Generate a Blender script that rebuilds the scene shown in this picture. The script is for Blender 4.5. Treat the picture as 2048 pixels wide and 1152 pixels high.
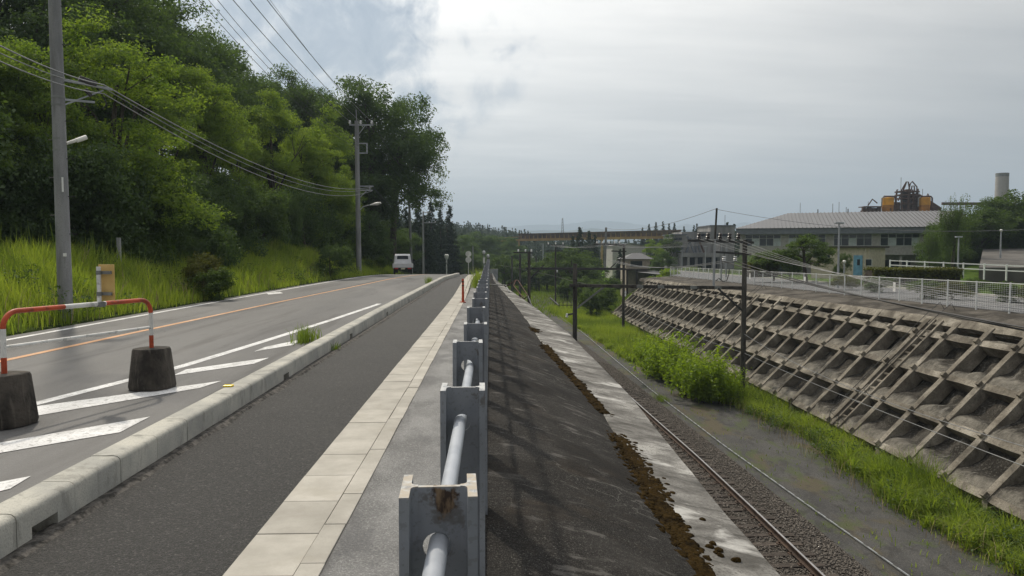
import bpy, bmesh, math, random
import numpy as np
from mathutils import Vector, Matrix, noise

for _o in list(bpy.data.objects): bpy.data.objects.remove(_o)
S = bpy.context.scene
C = S.collection
R = math.radians
random.seed(7); RNG = np.random.default_rng(7)

# ------------------------------------------------------------------ camera
FPX, HC = 1480.0, 1.68                       # focal length in 2048-px pixels, eye height above the footpath
PIT = math.atan(71/FPX); YAW = math.atan(44/FPX)
cam = bpy.data.cameras.new('Camera'); camo = bpy.data.objects.new('Camera', cam); C.objects.link(camo)
cam.sensor_width = 36; cam.lens = 36*FPX/2048; cam.clip_start = 0.05; cam.clip_end = 30000
camo.location = (0, 0, HC); camo.rotation_euler = (R(90)-PIT, 0, -YAW)
S.camera = camo

# ------------------------------------------------------------------ sun, sky, exposure
SUN_EL, SUN_AZ = R(49), R(-30)               # azimuth from +Y (along the fence), negative = left
SD = Vector((math.sin(SUN_AZ)*math.cos(SUN_EL), math.cos(SUN_AZ)*math.cos(SUN_EL), math.sin(SUN_EL)))
sl = bpy.data.lights.new('Sun', 'SUN'); sl.energy = 2.3; sl.angle = R(2.5); sl.color = (1, .91, .76)
so = bpy.data.objects.new('Sun', sl); C.objects.link(so); so.rotation_euler = SD.to_track_quat('Z', 'Y').to_euler()
S.view_settings.view_transform = 'Standard'; S.view_settings.look = 'None'
S.view_settings.gamma = 1; S.view_settings.use_curve_mapping = False
S.view_settings.exposure = 0.38
S.render.engine = 'CYCLES'
S.cycles.max_bounces = 6; S.cycles.transparent_max_bounces = 8; S.cycles.volume_bounces = 0

class N:
    """tiny node-graph helper"""
    def __init__(s, tree): s.t = tree; s.n = tree.nodes; s.l = tree.links
    def a(s, typ, **kw):
        n = s.n.new(typ)
        for k, v in kw.items(): setattr(n, k, v)
        return n
    def set(s, sock, v):
        if isinstance(v, bpy.types.NodeSocket): s.l.new(v, sock)
        elif v is not None: sock.default_value = v
    def math(s, op, x, y=None, z=None, clamp=False):
        n = s.a('ShaderNodeMath', operation=op, use_clamp=clamp)
        for i, v in enumerate((x, y, z)):
            if v is not None: s.set(n.inputs[i], v)
        return n.outputs[0]
    def vm(s, op, x, y=None, out=0):
        n = s.a('ShaderNodeVectorMath', operation=op); s.set(n.inputs[0], x)
        if y is not None: s.set(n.inputs[1], y)
        return n.outputs[out]
    def noise(s, vec, scale, detail=4, rough=.55, dist=0):
        n = s.a('ShaderNodeTexNoise'); s.set(n.inputs['Vector'], vec); n.inputs['Scale'].default_value = scale
        n.inputs['Detail'].default_value = detail; n.inputs['Roughness'].default_value = rough; n.inputs['Distortion'].default_value = dist
        return n.outputs['Fac']
    def vor(s, vec, scale, feature='F1', out='Distance'):
        n = s.a('ShaderNodeTexVoronoi', feature=feature); s.set(n.inputs['Vector'], vec); n.inputs['Scale'].default_value = scale
        return n.outputs[out]
    def mapr(s, v, a, b, c=0., d=1., smooth=False):
        n = s.a('ShaderNodeMapRange'); n.interpolation_type = 'SMOOTHSTEP' if smooth else 'LINEAR'
        s.set(n.inputs[0], v)
        for i, x in enumerate((a, b, c, d)): s.set(n.inputs[i+1], x)
        return n.outputs[0]
    def mix(s, f, x, y, blend='MIX'):
        n = s.a('ShaderNodeMix', data_type='RGBA', blend_type=blend); n.clamp_factor = True
        s.set(n.inputs['Factor'], f)
        for sock, v in ((n.inputs[6], x), (n.inputs[7], y)):
            if isinstance(v, tuple) and len(v) == 3: v = v+(1,)
            s.set(sock, v)
        return n.outputs[2]
    def ramp(s, f, stops):
        n = s.a('ShaderNodeValToRGB'); s.set(n.inputs[0], f); e = n.color_ramp.elements
        while len(e) < len(stops): e.new(.5)
        for el, (p, c) in zip(e, stops): el.position = p; el.color = tuple(c)+(1,)
        return n.outputs[0]
    def sep(s, v):
        n = s.a('ShaderNodeSeparateXYZ'); s.set(n.inputs[0], v); return n.outputs
    def comb(s, x, y, z):
        n = s.a('ShaderNodeCombineXYZ')
        for i, v in enumerate((x, y, z)): s.set(n.inputs[i], v)
        return n.outputs[0]

W = bpy.data.worlds.new('World'); S.world = W; W.use_nodes = True
W.node_tree.nodes.clear(); w = N(W.node_tree)
def ray(px, py):
    u = (px-1024)/FPX; v = -(py-576)/FPX
    y = math.cos(PIT)+v*math.sin(PIT); z = -math.sin(PIT)+v*math.cos(PIT)
    return Vector((u*math.cos(YAW)+y*math.sin(YAW), y*math.cos(YAW)-u*math.sin(YAW), z))
def az(px, py, z):
    r = ray(px, py); return r*((z-HC)/r.z)+Vector((0, 0, HC))
def ad(px, py, d):
    r = ray(px, py); return r*(d/r.y)+Vector((0, 0, HC))
def build_sky():
    sky = w.a('ShaderNodeTexSky', sky_type='NISHITA'); sky.sun_disc = False
    sky.sun_elevation = SUN_EL; sky.sun_rotation = SUN_AZ; sky.air_density = 1.2; sky.dust_density = 1.5
    tc = w.a('ShaderNodeTexCoord').outputs['Generated']
    d = w.vm('NORMALIZE', tc)
    x, y, z = w.sep(d)
    zz = w.math('ADD', w.math('ABSOLUTE', z), .10)
    pv = w.comb(w.math('DIVIDE', x, zz), w.math('DIVIDE', y, zz), 0.)
    n1 = w.noise(w.vm('MULTIPLY', pv, (.55, .8, 1)), 1.0, 7, .58, .4)          # the cloud deck, seen in perspective
    n2 = w.noise(w.vm('MULTIPLY', pv, (.35, 1.5, 1)), 1.6, 5, .6, .2)        # long thin bands
    n3 = w.noise(d, 7.5, 8, .6, .35)
    n4 = w.noise(d, 24, 7, .62, .5)
    # brightness of the thin cloud deck: brighter towards the sun behind it
    cosu = w.vm('DOT_PRODUCT', d, tuple(SD), out=1)
    glow = w.mapr(cosu, .2, 1.0, 0, 1, True)
    base = w.mix(glow, (.375, .365, .35), (1.36, 1.31, 1.23))
    shade = w.math('ADD', w.math('MULTIPLY', w.mapr(n1, .36, .66), .42), w.math('MULTIPLY', w.mapr(n2, .38, .64), .42))
    cloud = w.mix(shade, base, w.mix(1., base, (.64, .655, .675), 'MULTIPLY'))
    # warm lighter band, then bluer towards the horizon where the deck thins out
    hz = w.mapr(z, .03, .17, 1, 0, True)
    cloud = w.mix(w.math('MULTIPLY', w.math('MULTIPLY', hz, w.mapr(n2, .35, .62, .35, 1.)), .75), cloud, (.435, .45, .462))
    skyc = w.mix(1., sky.outputs[0], (.075, .075, .08), 'MULTIPLY')
    # openings in the deck with grey-blue scud in front
    gaps = None
    for (px, py, rad, sq) in ((700, 95, .14, 1.6), (570, 60, .17, 1.5), (470, 20, .12, 1.2), (835, 200, .055, 1.2), (960, 188, .024, .7), (1012, 186, .020, .9)):
        r = ray(px, py).normalized()
        dv = w.vm('SUBTRACT', d, tuple(r))
        dist = w.vm('LENGTH', w.vm('MULTIPLY', dv, (1, 1, 1.25*sq)), out=1)
        amt = .55 if rad < .03 else 1.
        g = w.mapr(w.math('ADD', w.math('DIVIDE', dist, rad), w.math('ADD', w.math('MULTIPLY', w.math('SUBTRACT', n3, .5), 3.6), w.math('MULTIPLY', w.math('SUBTRACT', n4, .5), 1.8))), .15, 1.45, amt, 0, True)
        gaps = g if gaps is None else w.math('MAXIMUM', gaps, g)
    scud = w.mix(w.mapr(n4, .35, .65), (.25, .32, .405), (.40, .455, .52))
    col = w.mix(w.math('MULTIPLY', gaps, .9), cloud, scud)
    col = w.mix(.92, skyc, col)
    bg = w.a('ShaderNodeBackground'); w.set(bg.inputs[0], col); bg.inputs[1].default_value = 1.0
    o = w.a('ShaderNodeOutputWorld'); w.l.new(bg.outputs[0], o.inputs[0])
build_sky()

# ------------------------------------------------------------------ materials
MATS = {}
def mat(name, stops, scale=1.0, stretch=(1, 1, 1), detail=5, nrough=.6, dist=0., speck=None, bump=None, rough=.85, metal=0., coord='pos', rnd=0., over=None, spec=.4, crack=None, sun_topc=None, lip=None):
    m = bpy.data.materials.new(name); m.use_nodes = True; t = N(m.node_tree); t.n.clear()
    if coord == 'pos': v = t.a('ShaderNodeNewGeometry').outputs['Position']
    else: v = t.a('ShaderNodeTexCoord').outputs['Object']
    if rnd:
        oi = t.a('ShaderNodeObjectInfo').outputs['Random']
        if coord == 'obj': v = t.vm('ADD', v, t.comb(t.math('MULTIPLY', oi, 37.), t.math('MULTIPLY', oi, 91.), t.math('MULTIPLY', oi, 17.)))
    vs = t.vm('MULTIPLY', v, stretch)
    f = t.mapr(t.noise(vs, scale, detail, nrough, dist), .26, .74)
    col = t.ramp(f, stops)
    if speck:
        for (sc, lo, hi, c, amt) in speck:
            k = t.mapr(t.noise(v, sc, 3, .6), .5+(lo-.5)*.6, .5+(hi-.5)*.6)
            col = t.mix(t.math('MULTIPLY', k, amt), col, c)
    if over:                                  # streaks / patches: (scale, stretch, lo, hi, colour, amount)
        for (sc, st, lo, hi, c, amt) in over:
            k = t.mapr(t.noise(t.vm('MULTIPLY', v, st), sc, 6, .62, .25), .5+(lo-.5)*.65, .5+(hi-.5)*.65, 0, 1, True)
            col = t.mix(t.math('MULTIPLY', k, amt), col, c)
    if crack:                                 # (scale, width, colour, amount)
        wn = t.a('ShaderNodeTexNoise'); t.set(wn.inputs['Vector'], v); wn.inputs['Scale'].default_value = 2.2; wn.inputs['Detail'].default_value = 5
        cv = t.vm('ADD', v, t.vm('MULTIPLY', wn.outputs['Color'], (.5, .5, .5)))
        k = t.math('MULTIPLY', t.mapr(t.vor(cv, crack[0], 'DISTANCE_TO_EDGE'), 0, crack[1], 1, 0), t.mapr(t.noise(v, .9, 4, .6), .56, .64))
        col = t.mix(t.math('MULTIPLY', k, crack[3]), col, crack[2])
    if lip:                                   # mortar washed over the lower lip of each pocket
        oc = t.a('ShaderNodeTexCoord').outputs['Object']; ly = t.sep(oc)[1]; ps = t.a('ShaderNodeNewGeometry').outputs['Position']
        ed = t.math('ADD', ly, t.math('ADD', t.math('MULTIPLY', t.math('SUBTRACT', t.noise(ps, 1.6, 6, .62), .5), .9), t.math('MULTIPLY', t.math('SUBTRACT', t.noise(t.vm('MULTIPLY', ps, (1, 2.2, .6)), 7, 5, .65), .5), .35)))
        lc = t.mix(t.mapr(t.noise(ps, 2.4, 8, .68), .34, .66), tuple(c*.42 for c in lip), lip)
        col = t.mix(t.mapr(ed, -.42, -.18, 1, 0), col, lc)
    if sun_topc:  # upward faces lightened to paint in sunlit tops, patchy like worn paint
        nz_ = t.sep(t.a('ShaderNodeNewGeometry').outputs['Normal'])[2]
        col = t.mix(t.math('MULTIPLY', t.mapr(nz_, .6, .9), t.mapr(t.noise(v, 40, 4, .6), .36, .5)), col, sun_topc)
    if rnd:
        col = t.mix(1., col, t.comb(*[t.math('ADD', 1-rnd, t.math('MULTIPLY', oi, 2*rnd))]*3), 'MULTIPLY')
    b = t.a('ShaderNodeBsdfPrincipled'); t.set(b.inputs['Base Color'], col)
    b.inputs['Roughness'].default_value = rough; b.inputs['Metallic'].default_value = metal
    b.inputs['Specular IOR Level'].default_value = spec
    if bump:
        h = None
        for (sc, amt) in bump:
            k = t.math('MULTIPLY', t.noise(v, sc, 4, .6), amt); h = k if h is None else t.math('ADD', h, k)
        bn = t.a('ShaderNodeBump'); bn.inputs['Strength'].default_value = 1; bn.inputs['Distance'].default_value = 1
        t.set(bn.inputs['Height'], h); t.l.new(bn.outputs[0], b.inputs['Normal'])
    o = t.a('ShaderNodeOutputMaterial'); t.l.new(b.outputs[0], o.inputs[0])
    MATS[name] = m; return m
def plain(name, c, rough=.6, metal=0., var=.12, scale=3., coord='pos'):
    lo = tuple(x*(1-var) for x in c); hi = tuple(min(1, x*(1+var)) for x in c)
    return mat(name, [(.3, lo), (.7, hi)], scale, rough=rough, metal=metal, coord=coord)
def leafmat(name, c1, c2, tr=.45, trc=None, var=.35):
    m = bpy.data.materials.new(name); m.use_nodes = True; t = N(m.node_tree); t.n.clear()
    g = t.a('ShaderNodeNewGeometry'); oi = t.a('ShaderNodeObjectInfo').outputs['Random']
    isl = g.outputs['Random Per Island']
    big = t.noise(g.outputs['Position'], .55, 3, .6)
    f = t.math('ADD', t.math('MULTIPLY', isl, .45), t.math('ADD', t.math('MULTIPLY', t.mapr(big, .3, .7), .4), t.math('MULTIPLY', oi, .15)))
    col = t.mix(f, c1, c2)
    d = t.a('ShaderNodeBsdfDiffuse'); t.set(d.inputs[0], col)
    tl = t.a('ShaderNodeBsdfTranslucent'); t.set(tl.inputs[0], t.mix(1., col, trc or (1.5, 1.5, .6), 'MULTIPLY'))
    mx = t.a('ShaderNodeMixShader'); mx.inputs[0].default_value = tr
    t.l.new(d.outputs[0], mx.inputs[1]); t.l.new(tl.outputs[0], mx.inputs[2])
    gl = t.a('ShaderNodeBsdfGlossy'); gl.inputs['Roughness'].default_value = .5; gl.inputs[0].default_value = (.6, .65, .6, 1)
    mx2 = t.a('ShaderNodeMixShader'); mx2.inputs[0].default_value = .035
    t.l.new(mx.outputs[0], mx2.inputs[1]); t.l.new(gl.outputs[0], mx2.inputs[2])
    o = t.a('ShaderNodeOutputMaterial'); t.l.new(mx2.outputs[0], o.inputs[0]); MATS[name] = m; return m

mat('asphalt_road', [(.2, (.135, .133, .132)), (.8, (.19, .188, .186))], .35, (1.2, .35, 1), speck=[(60, .52, .7, (.26, .25, .24), .35), (95, .3, .46, (.05, .05, .05), .35)],
    over=[(.8, (1.6, .12, 1), .52, .7, (.088, .085, .083), .75), (.25, (1, .3, 1), .56, .66, (.20, .195, .19), .4)], crack=(.35, .006, (.05, .05, .05), .6), bump=[(90, .006), (25, .006)], rough=.78)
mat('asphalt_path', [(.3, (.016, .0155, .0155)), (.7, (.029, .028, .027))], .8, speck=[(55, .52, .66, (.10, .097, .093), .6), (120, .58, .70, (.22, .21, .20), .6), (40, .28, .42, (.015, .015, .015), .6)],
    bump=[(70, .022), (35, .012)], rough=.7)
mat('paving', [(.2, (.37, .35, .31)), (.8, (.475, .452, .405))], 3.5, speck=[(140, .55, .7, (.34, .32, .28), .4)], over=[(2.2, (1, 1, 1), .56, .74, (.36, .335, .285), .5)], bump=[(120, .0015)], rough=.9, rnd=.10)
mat('kerb_concrete', [(.3, (.37, .365, .335)), (.7, (.50, .485, .43))], 2.2, speck=[(90, .56, .72, (.25, .24, .22), .45)], over=[(3, (2.5, 2.5, .8), .54, .74, (.24, .235, .21), .6)], bump=[(60, .004)], rough=.88, rnd=.05)
mat('strip_concrete', [(.3, (.17, .17, .172)), (.7, (.33, .33, .33))], 1.6, (1.3, .7, 1), speck=[(75, .5, .66, (.42, .42, .41), .6), (110, .3, .45, (.08, .08, .08), .5)], over=[(1.4, (1.4, .6, 1), .52, .7, (.10, .10, .105), .55)], bump=[(60, .01)], rough=.85)
mat('mortar_dirt', [(.3, (.03, .028, .025)), (.7, (.13, .12, .11))], 14, bump=[(40, .02)], rough=.95)
mat('shotcrete', [(.15, (.011, .010, .009)), (.85, (.042, .038, .035))], 1.5, (1, .8, 1), 9, .68, .3, speck=[(60, .60, .80, (.15, .142, .13), .55), (120, .58, .74, (.26, .25, .23), .6), (40, .3, .44, (.01, .009, .008), .5)],
    over=[(1.1, (.8, 1.1, 1), .52, .85, (.085, .080, .073), .35), (4.5, (.6, 1.5, 1), .60, .78, (.19, .18, .168), .5), (1.6, (.8, 1, 1), .54, .8, (.055, .042, .030), .5), (.8, (1, 1, 1), .50, .72, (.012, .011, .010), .7), (2.2, (.5, 1.8, 1), .54, .7, (.014, .013, .012), .5)], crack=(2.6, .010, (.26, .25, .23), .5), bump=[(14, .025), (50, .018), (110, .010)], rough=.95, spec=.2)
mat('lining', [(.2, (.07, .066, .06)), (.5, (.20, .193, .18)), (.85, (.42, .41, .385))], 1.3, (.8, 1, 1), 9, .68, .3, speck=[(45, .54, .68, (.09, .085, .08), .6)],
    over=[(1.5, (.7, 1.4, 1), .53, .75, (.085, .08, .072), .6), (5, (.5, 1.8, 1), .53, .70, (.07, .066, .06), .55), (1.5, (.8, 1.2, 1), .60, .76, (.60, .59, .565), .7)], bump=[(30, .012), (80, .006)], rough=.92, spec=.2)
mat('moss', [(.2, (.008, .005, .002)), (.8, (.044, .027, .008))], 5, detail=8, speck=[(60, .5, .7, (.075, .050, .014), .5)], bump=[(110, .015)], rough=1., spec=.05)
mat('frame_concrete', [(.15, (.095, .083, .066)), (.5, (.225, .202, .165)), (.85, (.39, .358, .302))], .9, (1, 1, 1), 9, .66, .2, speck=[(20, .55, .7, (.10, .09, .075), .5)],
    over=[(1.7, (1, 1, .6), .53, .75, (.085, .075, .062), .6)], bump=[(14, .03), (50, .01)], rough=.95, spec=.15)
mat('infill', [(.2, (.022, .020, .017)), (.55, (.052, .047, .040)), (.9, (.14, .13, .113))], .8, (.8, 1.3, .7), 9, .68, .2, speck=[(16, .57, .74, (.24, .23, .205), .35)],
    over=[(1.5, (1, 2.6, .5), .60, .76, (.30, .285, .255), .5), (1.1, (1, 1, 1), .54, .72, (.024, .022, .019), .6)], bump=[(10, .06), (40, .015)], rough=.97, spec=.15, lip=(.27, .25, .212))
mat('apron', [(.3, (.042, .037, .031)), (.7, (.115, .103, .088))], .9, (1, .6, 1), 8, .65, .3, over=[(3.2, (.5, 2.5, 1), .57, .76, (.24, .22, .19), .5)], bump=[(12, .05)], rough=.97, spec=.15)
mat('fence_steel', [(.3, (.205, .222, .25)), (.7, (.245, .262, .29))], 5, speck=[(70, .6, .72, (.15, .155, .165), .5)], over=[(8, (1, 1, 1), .66, .75, (.09, .075, .06), .6)], rough=.62, coord='obj', rnd=.05, sun_topc=(.50, .51, .51))
mat('pipe_steel', [(.3, (.34, .37, .42)), (.7, (.44, .47, .52))], 6, rough=.42, spec=.5)
mat('white_line', [(.3, (.66, .66, .66)), (.7, (.80, .80, .80))], 2.5, speck=[(45, .56, .72, (.38, .38, .37), .55)], over=[(2.6, (1, .6, 1), .52, .72, (.36, .355, .35), .55), (14, (1, 1, 1), .6, .7, (.22, .215, .21), .6)], rough=.7)
mat('orange_line', [(.3, (.54, .28, .13)), (.7, (.64, .36, .19))], 2.5, speck=[(45, .56, .72, (.25, .2, .17), .45)], over=[(3.0, (1, .5, 1), .56, .74, (.72, .58, .45), .6)], rough=.7)
mat('rail_rust', [(.3, (.042, .027, .02)), (.7, (.085, .054, .038))], 6, rough=.85)
plain('rail_head', (.45, .42, .40), .28, 1., .1)
mat('sleeper_wood', [(.3, (.035, .028, .023)), (.7, (.085, .068, .056))], 3, (1, 8, 1), rough=.95, rnd=.2, bump=[(20, .02)])
mat('ballast', [(.3, (.065, .056, .048)), (.7, (.155, .137, .118))], 9, detail=8, speck=[(24, .5, .62, (.27, .235, .20), .6), (30, .34, .46, (.035, .028, .023), .8)], bump=[(22, .12)], rough=.95)
m = mat('ballast_stone', [(.3, (.075, .065, .056)), (.7, (.20, .178, .155))], 14, rough=.95)
mat('cutting_gravel', [(.3, (.072, .071, .070)), (.7, (.125, .121, .115))], .7, (1, .5, 1), 8, .65, speck=[(30, .56, .7, (.19, .18, .165), .5), (45, .33, .46, (.03, .03, .03), .6)],
    over=[(.5, (1, .55, 1), .50, .66, (.095, .08, .048), .85), (1.3, (1, .5, 1), .54, .68, (.07, .09, .03), .65), (2.4, (1, .6, 1), .58, .7, (.04, .038, .036), .6)], bump=[(20, .04)], rough=.97)
mat('soil_grass', [(.3, (.022, .034, .010)), (.7, (.06, .085, .02))], 1.2, detail=8, bump=[(6, .15)], rough=1., spec=.05)
mat('lawn', [(.3, (.04, .075, .012)), (.7, (.09, .14, .022))], 1.5, detail=8, bump=[(8, .1)], rough=1., spec=.05)
mat('field', [(.3, (.13, .25, .02)), (.7, (.18, .32, .03))], .3, (1, .3, 1), rough=1., spec=.05)
mat('service_asphalt', [(.3, (.085, .085, .09)), (.7, (.12, .12, .125))], .5, speck=[(20, .55, .7, (.3, .3, .3), .3)], rough=.85)
mat('pole_concrete', [(.3, (.21, .215, .22)), (.7, (.30, .305, .31))], 1.6, (2, 2, .4), speck=[(50, .55, .7, (.16, .16, .16), .4)], over=[(1.2, (3, 3, .3), .55, .75, (.15, .15, .15), .5)], rough=.9)
mat('dark_pole', [(.3, (.035, .032, .028)), (.7, (.085, .078, .07))], 1.6, (2, 2, .4), over=[(2, (3, 3, .3), .58, .75, (.14, .13, .115), .6)], rough=.95)
plain('galv', (.36, .38, .40), .55, .3); plain('dark_steel', (.045, .045, .045), .7); plain('old_galv', (.22, .23, .225), .65, .2)
plain('wire_grey', (.20, .205, .21), .5, .3); plain('wire_dark', (.028, .028, .03), .6)
plain('insulator_white', (.72, .73, .74), .25); plain('insulator_dark', (.05, .045, .045), .3); plain('lamp_white', (.75, .75, .70), .4)
mat('barrier_red', [(.3, (.36, .055, .02)), (.7, (.52, .085, .028))], 4, over=[(7, (1, 1, 1), .58, .72, (.16, .05, .03), .7)], rough=.5)
mat('barrier_white', [(.3, (.62, .62, .60)), (.7, (.76, .76, .74))], 4, over=[(9, (1, 1, 1), .56, .70, (.33, .33, .31), .7)], rough=.5)
mat('barrier_block', [(.3, (.028, .025, .022)), (.7, (.085, .074, .063))], 3.5, (1, 1, .7), 8, over=[(5, (2.5, 2.5, .35), .55, .72, (.14, .125, .105), .6)], bump=[(30, .02)], rough=.95)
mat('sign_back', [(.3, (.62, .42, .15)), (.7, (.70, .49, .20))], 3, over=[(14, (1, 1, .4), .6, .75, (.45, .28, .08), .5)], rough=.6)
plain('marker_red', (.42, .055, .015), .5); plain('yellow_reflector', (.85, .62, .01), .3)
plain('truck_white', (.66, .67, .70), .28, 0, .04); plain('black_rubber', (.02, .02, .02), .8); plain('dark_glass', (.03, .04, .05), .08)
plain('tail_red', (.45, .02, .02), .3); plain('plate_yellow', (.62, .60, .45), .5); plain('rust_dark', (.055, .035, .025), .9)
plain('fence_white', (.72, .74, .73), .5, 0, .05); plain('plate_white', (.78, .78, .77), .5)
plain('roof_metal', (.14, .137, .142), .45, .2, .05); plain('fascia', (.15, .165, .19), .6); plain('wall_white', (.38, .362, .35), .8); plain('wall_cream', (.47, .42, .33), .85)
plain('door_blue', (.14, .31, .44), .5); plain('win_frame', (.50, .52, .52), .5); plain('curtain', (.42, .47, .48), .8)
mat('plant_grey', [(.3, (.20, .198, .195)), (.7, (.33, .325, .315))], .35, (1, 1, .3), over=[(.6, (2, 2, .3), .55, .75, (.13, .12, .115), .6)], rough=.9)
plain('hopper_yellow', (.66, .30, .015), .6, 0, .2, .4); plain('hopper_rust', (.36, .15, .025), .8, 0, .35, .6); plain('steel_rust', (.085, .048, .036), .9, 0, .3)
plain('conveyor_yellow', (.30, .19, .065), .8, 0, .2, .2); plain('conveyor_brown', (.13, .085, .058), .9, 0, .3, .3); plain('chimney_grey', (.33, .315, .30), .9, 0, .1, .2)
plain('tile_dark', (.085, .085, .09), .6); plain('wood_dark', (.05, .04, .032), .9); plain('ramp_concrete', (.095, .088, .08), .95, 0, .25, .3)
mat('bark', [(.3, (.035, .028, .022)), (.7, (.10, .085, .068))], 3, (3, 3, .6), bump=[(12, .05)], rough=1.)
leafmat('leaf_locust', (.078, .150, .032), (.21, .275, .052), .57)
leafmat('leaf_dark', (.040, .075, .028), (.096, .148, .052), .47)
leafmat('leaf_far', (.012, .024, .010), (.032, .052, .018), .22)
leafmat('leaf_mid', (.038, .072, .018), (.095, .145, .032), .45)
leafmat('leaf_conifer', (.012, .026, .012), (.030, .048, .020), .2)
leafmat('leaf_bright', (.12, .20, .016), (.26, .35, .03), .5)
leafmat('leaf_hedge', (.05, .065, .012), (.12, .12, .02), .35)
leafmat('grass_bright', (.15, .23, .035), (.34, .40, .075), .48)
leafmat('grass_deep', (.08, .135, .024), (.19, .255, .042), .46)
mat('wood_far', [(.3, (.018, .034, .014)), (.7, (.045, .07, .022))], .05, detail=8, bump=[(.6, 1.)], rough=1., spec=.02)
mat('mountain', [(.3, (.04, .06, .05)), (.7, (.08, .10, .08))], .002, detail=8, rough=1., spec=.02)

def rust_post_material():
    m = MATS['fence_steel'].copy(); m.name = 'fence_steel_rusted'; t = N(m.node_tree)
    b = next(n for n in t.n if n.type == 'BSDF_PRINCIPLED'); src = b.inputs['Base Color'].links[0].from_socket
    ob = t.a('ShaderNodeTexCoord').outputs['Object']; x, y, z = t.sep(ob)
    nn = t.noise(ob, 30, 6, .65); nn2 = t.noise(t.vm('MULTIPLY', ob, (1, 1, .35)), 60, 4, .6)
    dx = t.math('ABSOLUTE', t.math('ADD', x, -.010)); dz = t.math('ABSOLUTE', t.math('SUBTRACT', z, 1.235))
    k = t.math('MAXIMUM', t.math('DIVIDE', dx, .026), t.math('DIVIDE', dz, .040))
    k = t.math('ADD', k, t.math('MULTIPLY', t.math('SUBTRACT', nn, .5), 2.4))
    msk = t.mapr(k, .62, .95, 1, 0)
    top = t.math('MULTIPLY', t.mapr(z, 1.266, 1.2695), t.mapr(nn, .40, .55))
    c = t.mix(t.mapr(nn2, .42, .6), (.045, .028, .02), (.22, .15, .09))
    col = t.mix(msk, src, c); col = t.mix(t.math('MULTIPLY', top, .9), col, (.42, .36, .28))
    t.l.new(col, b.inputs['Base Color']); MATS['fence_steel_rusted'] = m
rust_post_material()

# ------------------------------------------------------------------ object helpers
def tag(o, label=None, cat=None, group=None, kind=None):
    if label: o['label'] = label
    if cat: o['category'] = cat
    if group: o['group'] = group
    if kind: o['kind'] = kind
    return o
def thing(name, label, cat, loc=(0, 0, 0), rz=0., group=None):
    o = bpy.data.objects.new(name, None); C.objects.link(o); o.location = loc; o.rotation_euler = (0, 0, rz)
    o.empty_display_size = .2
    return tag(o, label, cat, group)
def ob(name, me, parent=None, loc=(0, 0, 0), rot=(0, 0, 0), scale=(1, 1, 1), mt=None):
    o = bpy.data.objects.new(name, me); C.objects.link(o); o.parent = parent
    o.location = loc; o.rotation_euler = rot; o.scale = scale
    if mt and not me.materials: me.materials.append(MATS[mt])
    return o
def frame_of(d):
    d = Vector(d).normalized(); a = Vector((0, 0, 1)) if abs(d.z) < .95 else Vector((1, 0, 0))
    u = d.cross(a).normalized(); return u, u.cross(d).normalized()
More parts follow.
